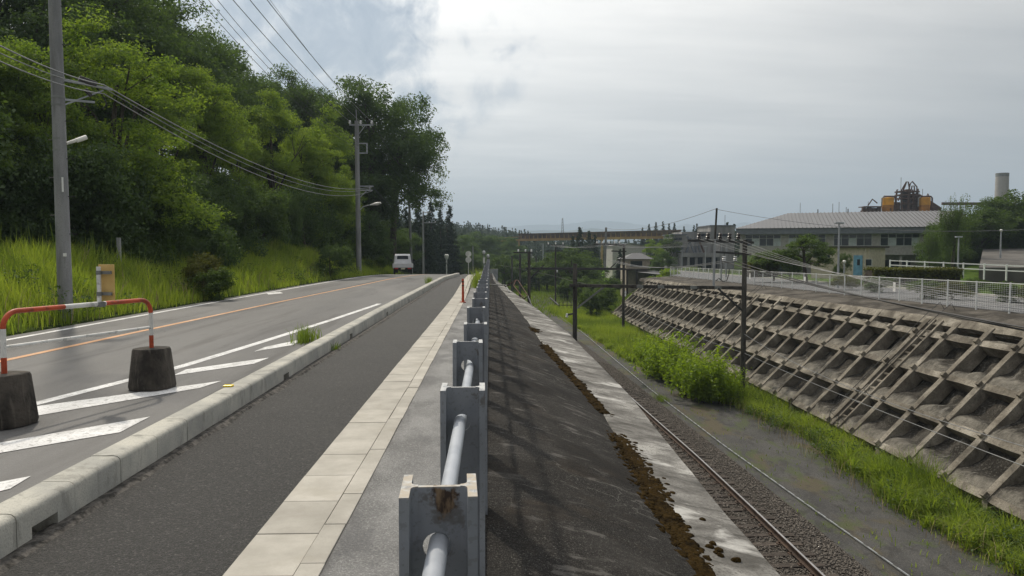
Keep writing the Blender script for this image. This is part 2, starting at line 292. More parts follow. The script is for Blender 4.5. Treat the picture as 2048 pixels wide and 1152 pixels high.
class MB:
    def __init__(s): s.v = []; s.f = []
    def add(s, vs, fs):
        o = len(s.v); s.v += [tuple(v) for v in vs]; s.f += [tuple(i+o for i in f) for f in fs]; return s
    def box(s, x0, x1, y0, y1, z0, z1):
        return s.add([(x0, y0, z0), (x1, y0, z0), (x1, y1, z0), (x0, y1, z0), (x0, y0, z1), (x1, y0, z1), (x1, y1, z1), (x0, y1, z1)],
                     [(3, 2, 1, 0), (4, 5, 6, 7), (0, 1, 5, 4), (1, 2, 6, 5), (2, 3, 7, 6), (3, 0, 4, 7)])
    def bar(s, p, q, wu, wv=None, up=None):
        p = Vector(p); q = Vector(q); wv = wu if wv is None else wv
        if up is None: u, v = frame_of(q-p)
        else:
            v = Vector(up); d = (q-p).normalized(); u = d.cross(v).normalized(); v = u.cross(d)
        u = u*wu/2; v = v*wv/2
        return s.add([p-u-v, p+u-v, p+u+v, p-u+v, q-u-v, q+u-v, q+u+v, q-u+v],
                     [(3, 2, 1, 0), (4, 5, 6, 7), (0, 1, 5, 4), (1, 2, 6, 5), (2, 3, 7, 6), (3, 0, 4, 7)])
    def tube(s, pts, r, n=8, cap=True):
        pts = [Vector(p) for p in pts]; rs = r if isinstance(r, (list, tuple)) else [r]*len(pts)
        vs = []; fs = []; u0 = None
        for i, p in enumerate(pts):
            d = (pts[min(i+1, len(pts)-1)]-pts[max(i-1, 0)]).normalized()
            if u0 is None: u, v = frame_of(d)
            else:
                u = (u0-d*u0.dot(d)).normalized(); v = u.cross(d)
            u0 = u
            for k in range(n):
                a = 2*math.pi*k/n; vs.append(p+(u*math.cos(a)+v*math.sin(a))*rs[i])
        for i in range(len(pts)-1):
            for k in range(n): fs.append((i*n+k, i*n+(k+1) % n, (i+1)*n+(k+1) % n, (i+1)*n+k))
        if cap: fs += [tuple(range(n-1, -1, -1)), tuple((len(pts)-1)*n+k for k in range(n))]
        return s.add(vs, fs)
    def lathe(s, prof, n=16, c=(0, 0, 0)):
        vs = [(c[0]+r*math.cos(2*math.pi*k/n), c[1]+r*math.sin(2*math.pi*k/n), c[2]+z) for r, z in prof for k in range(n)]
        fs = [(i*n+k, i*n+(k+1) % n, (i+1)*n+(k+1) % n, (i+1)*n+k) for i in range(len(prof)-1) for k in range(n)]
        fs += [tuple(range(n-1, -1, -1)), tuple((len(prof)-1)*n+k for k in range(n))]
        return s.add(vs, fs)
    def prism(s, poly, y0, y1, axis='y'):
        """extrude a polygon given in (x,z) along y, or in (x,y) along z"""
        n = len(poly)
        if axis == 'y': a = [(x, y0, z) for x, z in poly]; b = [(x, y1, z) for x, z in poly]
        else: a = [(x, y, y0) for x, y in poly]; b = [(x, y, y1) for x, y in poly]
        fs = [(i, (i+1) % n, n+(i+1) % n, n+i) for i in range(n)] + [tuple(range(n-1, -1, -1)), tuple(range(n, 2*n))]
        return s.add(a+b, fs)
    def grid(s, P):
        """P[i][j] points"""
        ni, nj = len(P), len(P[0])
        return s.add([p for r in P for p in r], [(i*nj+j, i*nj+j+1, (i+1)*nj+j+1, (i+1)*nj+j) for i in range(ni-1) for j in range(nj-1)])
    def mesh(s, name, mt=None, smooth=False, bevel=0, fix=True):
        me = bpy.data.meshes.new(name); me.from_pydata(s.v, [], s.f)
        if fix or bevel:
            bm = bmesh.new(); bm.from_mesh(me)
            if bevel:
                es = [e for e in bm.edges if len(e.link_faces) == 2 and e.calc_face_angle(0) > .6]
                bmesh.ops.bevel(bm, geom=es, offset=bevel, segments=2, profile=.5, affect='EDGES', clamp_overlap=True)
            bmesh.ops.recalc_face_normals(bm, faces=bm.faces); bm.to_mesh(me); bm.free()
        if smooth:
            me.polygons.foreach_set('use_smooth', [True]*len(me.polygons))
            if smooth != 'all': me.set_sharp_from_angle(angle=R(40))
        if mt: me.materials.append(MATS[mt])
        return me
    def build(s, name, mt, parent=None, loc=(0, 0, 0), rot=(0, 0, 0), smooth=False, bevel=0, fix=True):
        return ob(name, s.mesh(name, mt, smooth, bevel, fix), parent, loc, rot)
def struct(name, mb, mt, smooth=False, fix=True):
    return tag(mb.build(name, mt, None, smooth=smooth, fix=fix), kind='structure')
def fast_mesh(name, V, F4=None, F3=None, mt=None, smooth=False):
    me = bpy.data.meshes.new(name); V = np.asarray(V, np.float32).reshape(-1, 3)
    fl = []; tot = []
    if F4 is not None and len(F4): fl.append(np.asarray(F4, np.int32).ravel()); tot.append(np.full(len(F4), 4, np.int32))
    if F3 is not None and len(F3): fl.append(np.asarray(F3, np.int32).ravel()); tot.append(np.full(len(F3), 3, np.int32))
    L = np.concatenate(fl); T = np.concatenate(tot); st = np.concatenate([[0], np.cumsum(T)[:-1]]).astype(np.int32)
    me.vertices.add(len(V)); me.vertices.foreach_set('co', V.ravel())
    me.loops.add(len(L)); me.loops.foreach_set('vertex_index', L)
    me.polygons.add(len(T)); me.polygons.foreach_set('loop_start', st); me.polygons.foreach_set('loop_total', T)
    if smooth: me.polygons.foreach_set('use_smooth', np.ones(len(T), bool))
    me.update(calc_edges=True); me.validate()
    if mt: me.materials.append(MATS[mt])
    return me
def sstep(x, a, b):
    t = min(1, max(0, (x-a)/(b-a))); return t*t*(3-2*t)
def itp(x, tab): return float(np.interp(x, [a for a, _ in tab], [b for _, b in tab]))
def nz(x, y, z=0., s=1.): return noise.noise((x*s, y*s, z*s))
def wire(name, pts, r, mt, label, group=None, cat='cable', n=5):
    return tag(MB().tube(pts, r, n).build(name, mt, smooth=True), label, cat, group)
def sagline(p, q, sag, n=18):
    p = Vector(p); q = Vector(q)
    return [p.lerp(q, i/n)-Vector((0, 0, sag*4*(i/n)*(1-i/n))) for i in range(n+1)]

# ------------------------------------------------------------------ the lie of the land
def road_z(y): return 0. if y < 50 else (-.0009*(y-50)**2 if y < 100 else -2.25-.09*(min(y, 135)-100))
def road_sh(y): return 0. if y < 35 else (.0015*(y-35)**2 if y < 66 else 1.44+.093*(min(y, 100)-66))
XE = [(-5, 2.0), (5.26, 2.07), (6.4, 2.08), (7.67, 2.145), (10.5, 2.265), (11.9, 2.30), (16.9, 2.2), (20.4, 2.22), (27.3, 1.82), (32, 1.48), (38.8, .97), (48, .40), (60, .28), (130, .28)]
XJ = [(-5, 1.35), (4.9, 1.40), (7.5, 1.48), (10, 1.56), (13, 1.35), (15.9, 1.17), (21, 1.12), (27, .95), (32, .75), (38.8, .45), (48, .20), (130, .15)]
XR = [(-5, 7.15), (15, 7.11), (19.4, 7.08), (24.6, 7.01), (31, 6.8), (45, 6.42), (66, 5.6), (90, 4.1), (130, 0.5)]   # right-hand rail
def xf(y): return 19.38+.0397*(y-27)                       # white mesh fence
def zf(y): return -.56-.0094*(min(y, 160)-27)
FLOOR = -5.72
def bank(x, y):
    e = -9.85+road_sh(y)-x
    amp = itp(y, [(0, 1.15), (24, 1.15), (29, .62), (36, .55), (40, 1.0), (45, 1.75), (51, 1.5), (57, .6), (90, .6)])
    z = amp*sstep(e, .1, 3.8)+.12*nz(x, y, 0, .35)*sstep(e, .5, 3)
    if e > 6: z += min(9., .24*(e-6)*sstep(e, 6, 14))
    return z+road_z(y)
def ground_z(x, y):
    xe = itp(y, XE); el = -9.85+road_sh(y)
    far = sstep(y, 230, 460)*(5.2+8*math.exp(-((x-2)/30)**2)+2.0*nz(x, y, 0, .02))-sstep(y, 500, 900)*9
    far += sstep(y, 110, 260)*sstep(-x, -10, 40)*9
    if x < el: z = bank(x, y)
    elif x < .3: z = road_z(y)-.4
    elif x < xe: z = -1.7-3.4*(x/max(xe, .5))
    else:
        z = FLOOR-.25
    if x > 8:
        xb = 17.6 if y < 80 else 17.6+(y-80)*.33
        wd = 4.4 if y < 80 else 4.4+(y-80)*.12
        up = zf(y)-.04 if y < 160 else zf(160)-.04
        k = min(1, max(0, (x-(xb-wd))/wd))
        base = FLOOR-.25
        zz = base+(up-base)*k
        if y < 84 and x < xf(y)+.6: zz -= 1.5*min(1, max(0, (x-12.2)/.8))
        if x > 34: zz += sstep(x, 52, 95)*6*sstep(y, 30, 60)
        z = zz
    if y > 100: z = z*(1-sstep(y, 240, 330))+FLOOR*.6*sstep(y, 240, 330)
    return z+far
def make_ground():
    xs = sorted(set([round(v, 3) for v in list(np.arange(-60, 60.1, 2))+list(np.arange(-22, -9.9, .8))+[-10.4, -10.05, -9.9, -9.8, -9, -3, .2, .5, 2, 3, 4.4, 4.8, 5.2]+list(np.arange(8, 24, .8))
        + list(np.arange(-260, 261, 10))+list(np.arange(-900, 901, 80))+[-9000, -5000, -2500, 2500, 5000, 9000]]))
    ys = sorted(set([round(v, 3) for v in list(np.arange(-40, 130, 1.5))+list(np.arange(130, 560, 7))+list(np.arange(560, 1000, 40))+[1200, 1800, 3000, 6000, 12000, 20000]]))
    P = [[(x, y, ground_z(x, y)) for x in xs] for y in ys]
    struct('ground', MB().grid(P), 'soil_grass', smooth='all', fix=False)
make_ground()

YS = list(np.arange(-6, 50, 2.))+list(np.arange(50, 96, 1.5))
def strip(x0, x1, z0, z1=None, ys=YS, sh=(1, 1)):
    z1 = z0 if z1 is None else z1
    f = (lambda v, y: v(y) if callable(v) else v)
    return [[(f(x0, y)+road_sh(y)*sh[0], y, road_z(y)+z0), (f(x1, y)+road_sh(y)*sh[1], y, road_z(y)+z1)] for y in ys]
# --- carriageway with its painted lines
rb = MB(); rb.grid([[(-9.8+road_sh(y), y, road_z(y)-.35), (-9.8+road_sh(y), y, road_z(y)-.02), (-6.2+road_sh(y)*.8, y, road_z(y)), (-2.85, y, road_z(y)-.02), (-2.80, y, road_z(y)-.35)] for y in YS])
road = struct('road', rb, 'asphalt_road', fix=False)
def rs(x, y): return road_z(y)-.02*max(0, (x+6.2))/3.35-(.02*max(0, -6.2-x)/3.6)
def line_mark(name, tab, wd, mt, y0, y1, z=.006):
    ys = list(np.arange(y0, y1, 1.0))+[y1]
    mb = MB(); mb.grid([[(itp(y, tab)-wd/2, y, rs(itp(y, tab)-wd/2, y)+z), (itp(y, tab)+wd/2, y, rs(itp(y, tab)+wd/2, y)+z)] for y in ys])
    return mb.build(name, mt, road, fix=False)
LT = [(y, -9.38+road_sh(y)) for y in range(-6, 90, 2)]
line_mark('edge_line', LT, .15, 'white_line', -6, 85, .005)
OT = [(-6, -7.95), (4, -7.75), (11.6, -7.59), (16.4, -7.47), (25, -7.2), (35.7, -6.75), (47, -6.35), (58, -5.6), (70, -4.5), (85, -3.1)]
line_mark('centre_line', OT, .15, 'orange_line', -6, 85, .005)
ZT = [(-6, -6.9), (3, -5.95), (8.3, -5.08), (10.8, -4.6), (13.5, -4.36), (18.5, -3.99), (24.2, -3.67)]
line_mark('hatch_border_line', ZT, .16, 'white_line', 0, 24.6, .004)
def poly_mark(name, px):
    pts = [az(x, y, 0) for x, y in px]; c = sum(pts, Vector())/len(pts)
    mb = MB(); mb.add([(p.x, p.y, rs(p.x, p.y)+.0055) for p in pts], [tuple(range(len(pts)))])
    return mb.build(name, 'white_line', road, fix=False)
poly_mark('hatch_stripe', [(65, 832), (400, 774), (443, 760), (66, 813)])
poly_mark('hatch_stripe', [(-160, 932), (240, 862), (300, 831), (-160, 912)])
poly_mark('hatch_stripe', [(-160, 1020), (20, 974), (62, 949), (-160, 992)])
poly_mark('hatch_stripe', [(346, 750), (508, 726), (538, 714), (372, 738)])
poly_mark('hatch_stripe', [(508, 702), (585, 689), (606, 677), (530, 693)])
poly_mark('road_tick', [(533, 586), (560, 583), (566, 586), (537, 588.5)])

# --- footpath, paving, edge strip
fb = MB(); fb.grid(strip(-2.70, -1.36, -.012, -.012, sh=(.4, .4))); footpath = struct('footpath', fb, 'asphalt_path', fix=False)
gb = MB(); gb.grid([[(-2.72+n_*.0, y, .0), (-2.625+.03*nz(y, 3.1, 0, 2.2), y, .012+.006*nz(y, 0, 0, 3)), (-2.585+.05*nz(y, 7.7, 0, 1.7), y, -.0125)] for n_ in (0,) for y in np.arange(1, 54, .12)])
struct('mortar_joint', gb, 'mortar_dirt', fix=False)
sb = MB(); sb.grid([[(-1.42, y, -.16), (-.889, y, -.16), (-.889+.004*nz(y, 0, 5, 1.3), y, -.003), (-.4, y, -.012), (-.2, y, -.004), (-.035, y, -.010), (-.03, y, -.10)] for y in np.arange(-6, 66, .5)])
struct('edge_strip', sb, 'strip_concrete', smooth='all', fix=False)
kerb = struct('kerb', MB().box(-2.86, -2.72, -3, 54, -.3, -.05), 'kerb_concrete')
pave = struct('paving_bed', MB().box(-1.395, -.885, -3, 60, -.3, -.05), 'mortar_dirt')
KP = [(-2.665, -.06), (-2.665, .165), (-2.672, .186), (-2.69, .20), (-2.715, .205), (-2.868, .205), (-2.885, .198), (-2.90, .175), (-2.945, -.06)]
kb = MB(); kb.prism([(x+2.8, z) for x, z in KP], .0035, .5925); KM = kb.mesh('kerb_block', 'kerb_concrete', smooth=True)
def notched():
    mb = MB(); P = [(x+2.8, z) for x, z in KP]
    mb.prism(P, .0035, .14); mb.prism(P, .40, .5925)
    mb.prism([(x, max(z, .075)) for x, z in P[1:8]]+[(-.13, .075), (.135, .075)], .1401, .3999)
    return mb.mesh('kerb_block', 'kerb_concrete', smooth=True)
KN = notched()
y = 4.20-.6*11; i = 0
while y < 53.5:
    drain = min(abs(y+.27-t) for t in (4.47, 9.87, 14.67, 20.07, 25.47, 30.87, 36.27)) < .31
    dx = -itp(y, [(0, 0), (8, .035), (20, .12), (35, .12), (45, .1), (54, -.45)])
    ob('kerb_block', KN if drain else KM, kerb, (-2.8+dx+random.uniform(-.002, .002), y, road_z(y)+random.uniform(-.002, .002)), (0, 0, math.atan((itp(y+.6, [(20, .12), (35, .12), (45, .1), (54, -.45)])-itp(y, [(20, .12), (35, .12), (45, .1), (54, -.45)]))/.6) if y > 35 else 0))
    y += .6; i += 1
PW = MB().box(-.184, .184, .003, .577, -.06, .001).mesh('paving_slab', 'paving', bevel=.004)
PN = MB().box(-.066, .066, .003, .577, -.06, .001).mesh('edging_slab', 'paving', bevel=.004)
for k in range(-8, 96):
    y = 3.81+.58*k
    if y > 57: break
    dx = -.25*sstep(y, 24, 48)
    ob('paving_slab', PW, pave, (-1.213+dx+random.uniform(-.002, .002), y, road_z(y)+random.uniform(-.002, .002)), (random.uniform(-.004, .004), random.uniform(-.004, .004), 0))
    ob('edging_slab', PN, pave, (-.957+dx*.9+random.uniform(-.003, .003), y+.14, road_z(y)+.002+random.uniform(-.002, .003)), (random.uniform(-.004, .004), random.uniform(-.004, .004), 0))
rf = MB().box(-.05, .05, -.035, .035, 0, .018); tag(rf.build('road_stud', 'yellow_reflector', loc=tuple(az(457, 773, .205)), bevel=.006), 'small yellow reflective stud on top of the concrete kerb', 'reflector')

# --- black shotcrete bank, concrete lining and cutting floor
def bank_z(x): return -.045-.14*max(0, x)-.12*max(0, x)**2
def bank_profile(y):
    xe, xj = itp(y, XE), itp(y, XJ)+.04*nz(y, 2.2, 0, .9)*sstep(itp(y, XJ), .2, 1)
    pts = []
    for i in range(22):
        t = i/21; x = -.06+(xj+.06)*t
        w_ = math.sin(math.pi*min(1, t+.02))
        pts.append((x, y, bank_z(x)+w_*(.030*nz(x, y, 0, 1.1)+.012*nz(x, y, 4, 4.))))
    zj = bank_z(xj); return pts, xj, xe, zj, zj-.2*(xe-xj)
ysl = list(np.arange(-3, 24, .12))+list(np.arange(24, 60, .4))+list(np.arange(60, 128, 1.5))
P1, P2 = [], []
for y in ysl:
    p, xj, xe, zj, ze = bank_profile(y); dz = road_z(y)*.6
    p = [(a, b, c+dz) for a, b, c in p]; P1.append(p+[(xj+.06, y, zj-.10+dz)])
    q = [(xj-.06, y, zj-.05)]+[(xj+(xe-xj)*t, y, zj+.01+(ze-zj-.01)*t+.006*nz(xj+t*2, y, 3, 2.4)) for t in (.03, .2, .4, .6, .8, .985)]+[(xe+.006*nz(y, 0, 0, 3), y, ze-.015), (xe+.02, y, ze-.3), (xe+.14, y, -6.1)]
    P2.append([(a, b, c+dz*(1 if k < 8 else .5)) for k, (a, b, c) in enumerate(q)])
struct('shotcrete_bank', MB().grid(P1), 'shotcrete', smooth='all', fix=False)
struct('concrete_lining', MB().grid(P2), 'lining', smooth=True, fix=False)
wp = thing('wall_edge_pipe', 'pair of thin pale pipes clipped along the edge of the concrete lining', 'pipe', (2.2, 18, -.7))
for k in range(2): MB().tube([(itp(y, XE)+.06+.05*k-2.2, y-18, -.02-.05*k-.02*math.sin(y)) for y in np.arange(14.6, 20.5, .5)], .014, 6).build('pipe', 'lamp_white' if k else 'old_galv', wp, smooth=True)
fl = MB(); fl.grid([[(x, y, FLOOR+.03*nz(x, y, 0, .7)-.12*sstep(x, 12.2, 13.6)) for x in np.arange(-2, 15.1, .6)] for y in np.arange(4, 130, 1.0)])
struct('cutting_floor', fl, 'cutting_gravel', smooth='all', fix=False)
bl = MB(); bl.grid([[(itp(y, XR)+dx, y, dz+.02*nz(dx, y, 0, 2)) for dx, dz in ((-2.6, -5.9), (-2.1, -5.42), (-.5, -5.40), (.55, -5.42), (.95, -5.47), (1.5, -5.64), (1.9, -5.80))] for y in np.arange(4, 126, .5)])
struct('ballast_bed', bl, 'ballast', fix=False)

def stones():
    n = 26000; y = 10+(RNG.random(n)**1.5)*38; xr = np.interp(y, [a for a, _ in XR], [b for _, b in XR])
    dx = RNG.uniform(-1.3, 1.62, n); z = np.interp(dx, [-2.1, -.5, .55, .95, 1.5, 1.9], [-5.42, -5.40, -5.42, -5.47, -5.64, -5.8])+.015
    oc = np.array([(1, 0, 0), (0, 1, 0), (-1, 0, 0), (0, -1, 0), (0, 0, 1.), (0, 0, -1)])
    s = RNG.uniform(.022, .042, n)
    V = oc[None]*RNG.uniform(.6, 1.3, (n, 6, 1))*s[:, None, None]
    a = RNG.uniform(0, 6.28, n); ca, sa = np.cos(a), np.sin(a)
    V = np.stack([V[..., 0]*ca[:, None]-V[..., 1]*sa[:, None], V[..., 0]*sa[:, None]+V[..., 1]*ca[:, None], V[..., 2]*.8], -1)
    V += np.stack([xr+dx, y, z], -1)[:, None]
    F = np.array([(0, 1, 4), (1, 2, 4), (2, 3, 4), (3, 0, 4), (1, 0, 5), (2, 1, 5), (3, 2, 5), (0, 3, 5)])
    o = ob('ballast_stones', fast_mesh('ballast_stones', V, None, (F[None]+(np.arange(n)*6)[:, None, None]).reshape(-1, 3), 'ballast_stone')); tag(o, kind='stuff')
stones()

# --- track
def rail_path(off, y0=5, y1=124, st=1.):
    return [(itp(y, XR)+off, y, 0) for y in np.arange(y0, y1, st)]
track = thing('railway_track', 'single railway track with rusty rails on ballast below the concrete bank', 'railway track', (0, 0, 0))
for off in (0., -1.13):
    pr = [(-.0635, -.153), (.0635, -.153), (.0635, -.14), (.012, -.125), (.009, -.045), (.032, -.032), (.032, -.004), (.028, .0), (-.028, 0), (-.032, -.004), (-.032, -.032), (-.009, -.045), (-.012, -.125), (-.0635, -.14)]
    mb = MB(); pts = rail_path(off); n = len(pr)
    vs = [(p[0]+a, p[1], -5.2+b) for p in pts for a, b in pr]
    fs = [(i*n+k, i*n+(k+1) % n, (i+1)*n+(k+1) % n, (i+1)*n+k) for i in range(len(pts)-1) for k in range(n)]
    mb.add(vs, fs); r_ = mb.build('rail', 'rail_rust', track)
    hd = MB(); hd.grid([[(p[0]-.024, p[1], -5.1985), (p[0]+.026, p[1], -5.1985)] for p in pts]); hd.build('running_surface', 'rail_head', r_, fix=False)
SLM = MB().box(-1.05, 1.05, -.1, .1, -.14, 0).mesh('sleeper', 'sleeper_wood', bevel=.012)
FAS = MB().box(-.14, .14, -.07, .07, 0, .022).box(-.10, -.07, -.03, .03, .02, .06).box(.07, .10, -.03, .03, .02, .06).mesh('fastening', 'rail_rust')
for k in range(118):
    y = 9+.6*k; xr = itp(y, XR); a = math.atan(-(itp(y+1, XR)-itp(y-1, XR))/2)
    o = ob('sleeper', SLM, track, (xr-.565+random.uniform(-.02, .02), y+random.uniform(-.02, .02), -5.372+random.uniform(-.006, .006)), (0, 0, a+random.uniform(-.01, .01)))
    if y < 45: ob('fastening', FAS, o, (.565, 0, -.001))
CP = [(10, 9.9), (16.2, 9.5), (21.5, 9.2), (27.6, 8.9), (39.4, 8.6), (67, 8.5), (100, 7.6)]
cab = thing('ground_cable', 'pale segmented cable running along the gravel beside the track', 'cable', (9.5, 16, FLOOR))
MB().tube([(itp(y, CP)-9.5, y-16, .055) for y in np.arange(10, 95, 1.)], .018, 6).build('cable', 'old_galv', cab, smooth=True)
sv = MB()
for y in np.arange(10, 70, .62): sv.bar((itp(y, CP)-9.5, y-16, .06), (itp(y+.42, CP)-9.5, y+.42-16, .06), .030, .03)
tag(sv.build('sleeve', 'galv', cab), kind='stuff')

def moss():
    bm = bmesh.new()
    bmesh.ops.create_icosphere(bm, subdivisions=2, radius=1); base = np.array([v.co[:] for v in bm.verts]); F = np.array([[v.index for v in f.verts] for f in bm.faces]); bm.free()
    Vs, Fs = [], []; rg = np.random.default_rng(3); k = 0
    def put(x, y, z, s, h):
        nonlocal k
        v = base*(1+.09*rg.standard_normal((len(base), 1))); v = v*np.array([s*rg.uniform(.8, 1.2), s*rg.uniform(.9, 1.5), h]); Vs.append(v+np.array([x, y, z])); Fs.append(F+k*len(base)); k += 1
    for i in range(7000):
        y = 4.4+rg.random()**1.2*17; xj = itp(y, XJ)+.04*nz(y, 2.2, 0, .9)
        dens = sstep(nz(y, 1.7, 0, .45)+.30*sstep(10.2-y, -1, 3), -.12, .2)*(1 if y < 11 else .6)
        if y < 5.2: dens *= .6
        if rg.random() > dens: continue
        wd = itp(y, [(4, .06), (5.5, .09), (7, .14), (9, .12), (11, .06), (13, .09), (20, .13)])
        off = rg.normal(.02, wd*.5); s = rg.uniform(.016, .040)*(1 if y < 10 else 1.5)
        z = bank_z(xj+off) if off < 0 else bank_z(xj)+.008-.2*off
        put(xj+off, y, z-.004, s, s*rg.uniform(.22, .45))
    for px, py in ((1437, 1105), (1425, 1092), (1418, 1102), (1432, 1113), (1440, 1117), (1468, 1122), (1474, 1120), (1404, 1040)):
        q = az(px, py, -.55); xj = itp(q.y, XJ); put(q.x, q.y, bank_z(xj)-.2*(q.x-xj)+.004, rg.uniform(.022, .034), .022)
    o = ob('moss', fast_mesh('moss', np.concatenate(Vs), None, np.concatenate(Fs), 'moss', True)); tag(o, kind='stuff')
moss()

# ------------------------------------------------------------------ H-beam guard fence
def hbeam(mt):
    Hh = 1.27; w2, d2, tf, tw, fr = .0755, .074, .019, .011, .014
    mb = MB()
    for s in (-1, 1):
        P = [(s*w2, -d2), (s*(w2-tf), -d2), (s*(w2-tf), -tw/2-fr)] + [(s*(w2-tf-fr+fr*math.cos(a)), -tw/2-fr+fr*math.sin(a)) for a in (R(22), R(45), R(68))] + [(s*(w2-tf-fr), -tw/2)]
        P += [(x, -yy) for x, yy in P[::-1]]
        mb.prism(P, 0, Hh, axis='z')
    x1 = w2-tf-fr; zc = [Hh-.125, Hh-.60]
    zs = [0, zc[1]-.06, zc[1]+.06, zc[0]-.06, zc[0]+.06, Hh-.0015]
    for a, b in ((0, 1), (2, 3), (4, 5)): mb.box(-x1, x1, -tw/2, tw/2, zs[a], zs[b])
    for z0 in zc:
        out = []; hh = .06
        for (ax, az_), (bx_, bz_) in (((x1, -hh), (x1, hh)), ((x1, hh), (-x1, hh)), ((-x1, hh), (-x1, -hh)), ((-x1, -hh), (x1, -hh))):
            for k in range(6): out.append((ax+(bx_-ax)*k/6, z0+az_+(bz_-az_)*k/6))
        n = len(out); inn = [(-.004+.030*math.cos(math.atan2(z-z0, x)), z0+.030*math.sin(math.atan2(z-z0, x))) for x, z in out]
        vs = [(x, sy*tw/2, z) for sy in (-1, 1) for ring in (out, inn) for x, z in ring]
        fs = []
        for k in range(n):
            j = (k+1) % n; fs += [(k, j, n+j, n+k), (2*n+j, 2*n+k, 3*n+k, 3*n+j), (n+k, n+j, 3*n+j, 3*n+k)]
        mb.add(vs, fs)
    return mb.mesh('post', mt, smooth=True)
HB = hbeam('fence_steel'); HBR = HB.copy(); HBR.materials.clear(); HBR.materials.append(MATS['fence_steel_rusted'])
gf = thing('guard_fence', 'low grey fence of steel H-beam posts with a pipe rail along the footpath', 'fence', (0, 0, 0))
fy = [1.48, 2.56, 3.79, 4.87, 6.26, 7.48, 8.56]
while fy[-1] < 62: fy.append(fy[-1]+1.22+random.uniform(-.06, .06))
jx = [0, .012, -.012, .012, -.008, -.002, -.008]
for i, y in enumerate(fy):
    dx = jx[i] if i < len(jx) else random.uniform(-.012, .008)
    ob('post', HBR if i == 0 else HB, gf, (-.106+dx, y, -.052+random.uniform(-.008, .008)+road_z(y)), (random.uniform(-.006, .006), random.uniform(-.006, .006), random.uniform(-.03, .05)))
for dz in (.125, .60):
    MB().tube([(-.104, y, 1.218-dz+road_z(y)) for y in [.2]+fy+[63.]], .0205, 14).build('rail', 'pipe_steel', gf, smooth=True)

# ------------------------------------------------------------------ roadside barrier with a sign
def barrier():
    a = az(12, 848, 0); b = az(305, 775, 0); a.z = b.z = 0; L = (b-a).length; d = (b-a).normalized(); rz = math.atan2(d.y, d.x)
    t = thing('road_barrier', 'red and white pipe barrier standing on two tapered concrete blocks', 'barrier', tuple(a), rz)
    for x in (0, L):
        mb = MB(); n = 20; prof = [(.255, 0), (.262, .03), (.212, .47), (.200, .495), (.06, .50)]
        def rad(k, r): a_ = 2*math.pi*k/n; return r*(1/max(abs(math.cos(a_)), abs(math.sin(a_))))**.35
        vs = [(x+rad(k, r)*math.cos(2*math.pi*k/n), rad(k, r)*math.sin(2*math.pi*k/n)*.95, z) for r, z in prof for k in range(n)]
        mb.add(vs, [(i*n+k, i*n+(k+1) % n, (i+1)*n+(k+1) % n, (i+1)*n+k) for i in range(len(prof)-1) for k in range(n)]+[tuple((len(prof)-1)*n+k for k in range(n)), tuple(range(n-1, -1, -1))])
        mb.build('concrete_block', 'barrier_block', t, smooth=True)
    r = .026; zt = 1.10; path = []
    for z in (.49, .655, .935): path.append(((0, 0, z)))
    for k in range(1, 7): an = math.pi/2*k/7; path.append((.16-.16*math.cos(an), 0, zt-.16+.16*math.sin(an)))
    full = path+[(.16, 0, zt)]+[(L*f, 0, zt) for f in (.36, .5, .64)]+[(L-p[0], 0, p[2]) for p in [(.16, 0, zt)]+path[::-1]]
    def seg(i, j, mt): MB().tube(full[i:j+1], r, 12).build('pipe', mt, t, smooth=True)
    i0 = 1; i1 = 2; c = len(path)
    seg(0, 1, 'barrier_red'); seg(1, 2, 'barrier_white'); seg(2, c+1, 'barrier_red'); seg(c+1, c+3, 'barrier_white')
    m_ = len(full)-1; seg(c+3, m_-2, 'barrier_red'); seg(m_-2, m_-1, 'barrier_white'); seg(m_-1, m_, 'barrier_red')
    MB().tube([(0, 0, .755), (L, 0, .755)], .018, 10).build('cross_rail', 'barrier_white', t, smooth=True)
    s = thing('traffic_sign', 'small sign with blank yellow back clamped on the red and white barrier', 'sign', tuple(a+d*L*.60+Vector((0, 0, zt+.02))), R(-14))
    MB().box(-.055, .155, .058, .064, .015, .425).build('sign_plate', 'sign_back', s, bevel=.002)
    MB().tube([(0, 0, -.04), (0, 0, .40)], .024, 10).build('sign_post', 'barrier_white', s, smooth=True)
    for z in (.07, .31):
        MB().tube([(0, 0, z), (0, 0, z+.045)], .028, 10).box(-.05, .13, .02, .05, z+.005, z+.04).build('clamp', 'old_galv', s)
    MB().box(-.05, .05, -.045, .045, -.055, .0).build('clamp', 'old_galv', s, bevel=.008)
barrier()
q = az(926, 605, 0)
t = thing('marker_post', 'slim red flexible marker post on the paving strip', 'marker post', (q.x, q.y, .0))
MB().lathe([(.10, 0), (.10, .025), (.05, .035), (.042, .12), (.038, .78), (.025, .80)], 14).build('post', 'marker_red', t, smooth=True)
for z in (.55, .68): MB().lathe([(.0405, 0), (.0405, .04)], 14, (0, 0, z)).build('band', 'rust_dark', t, smooth=True)

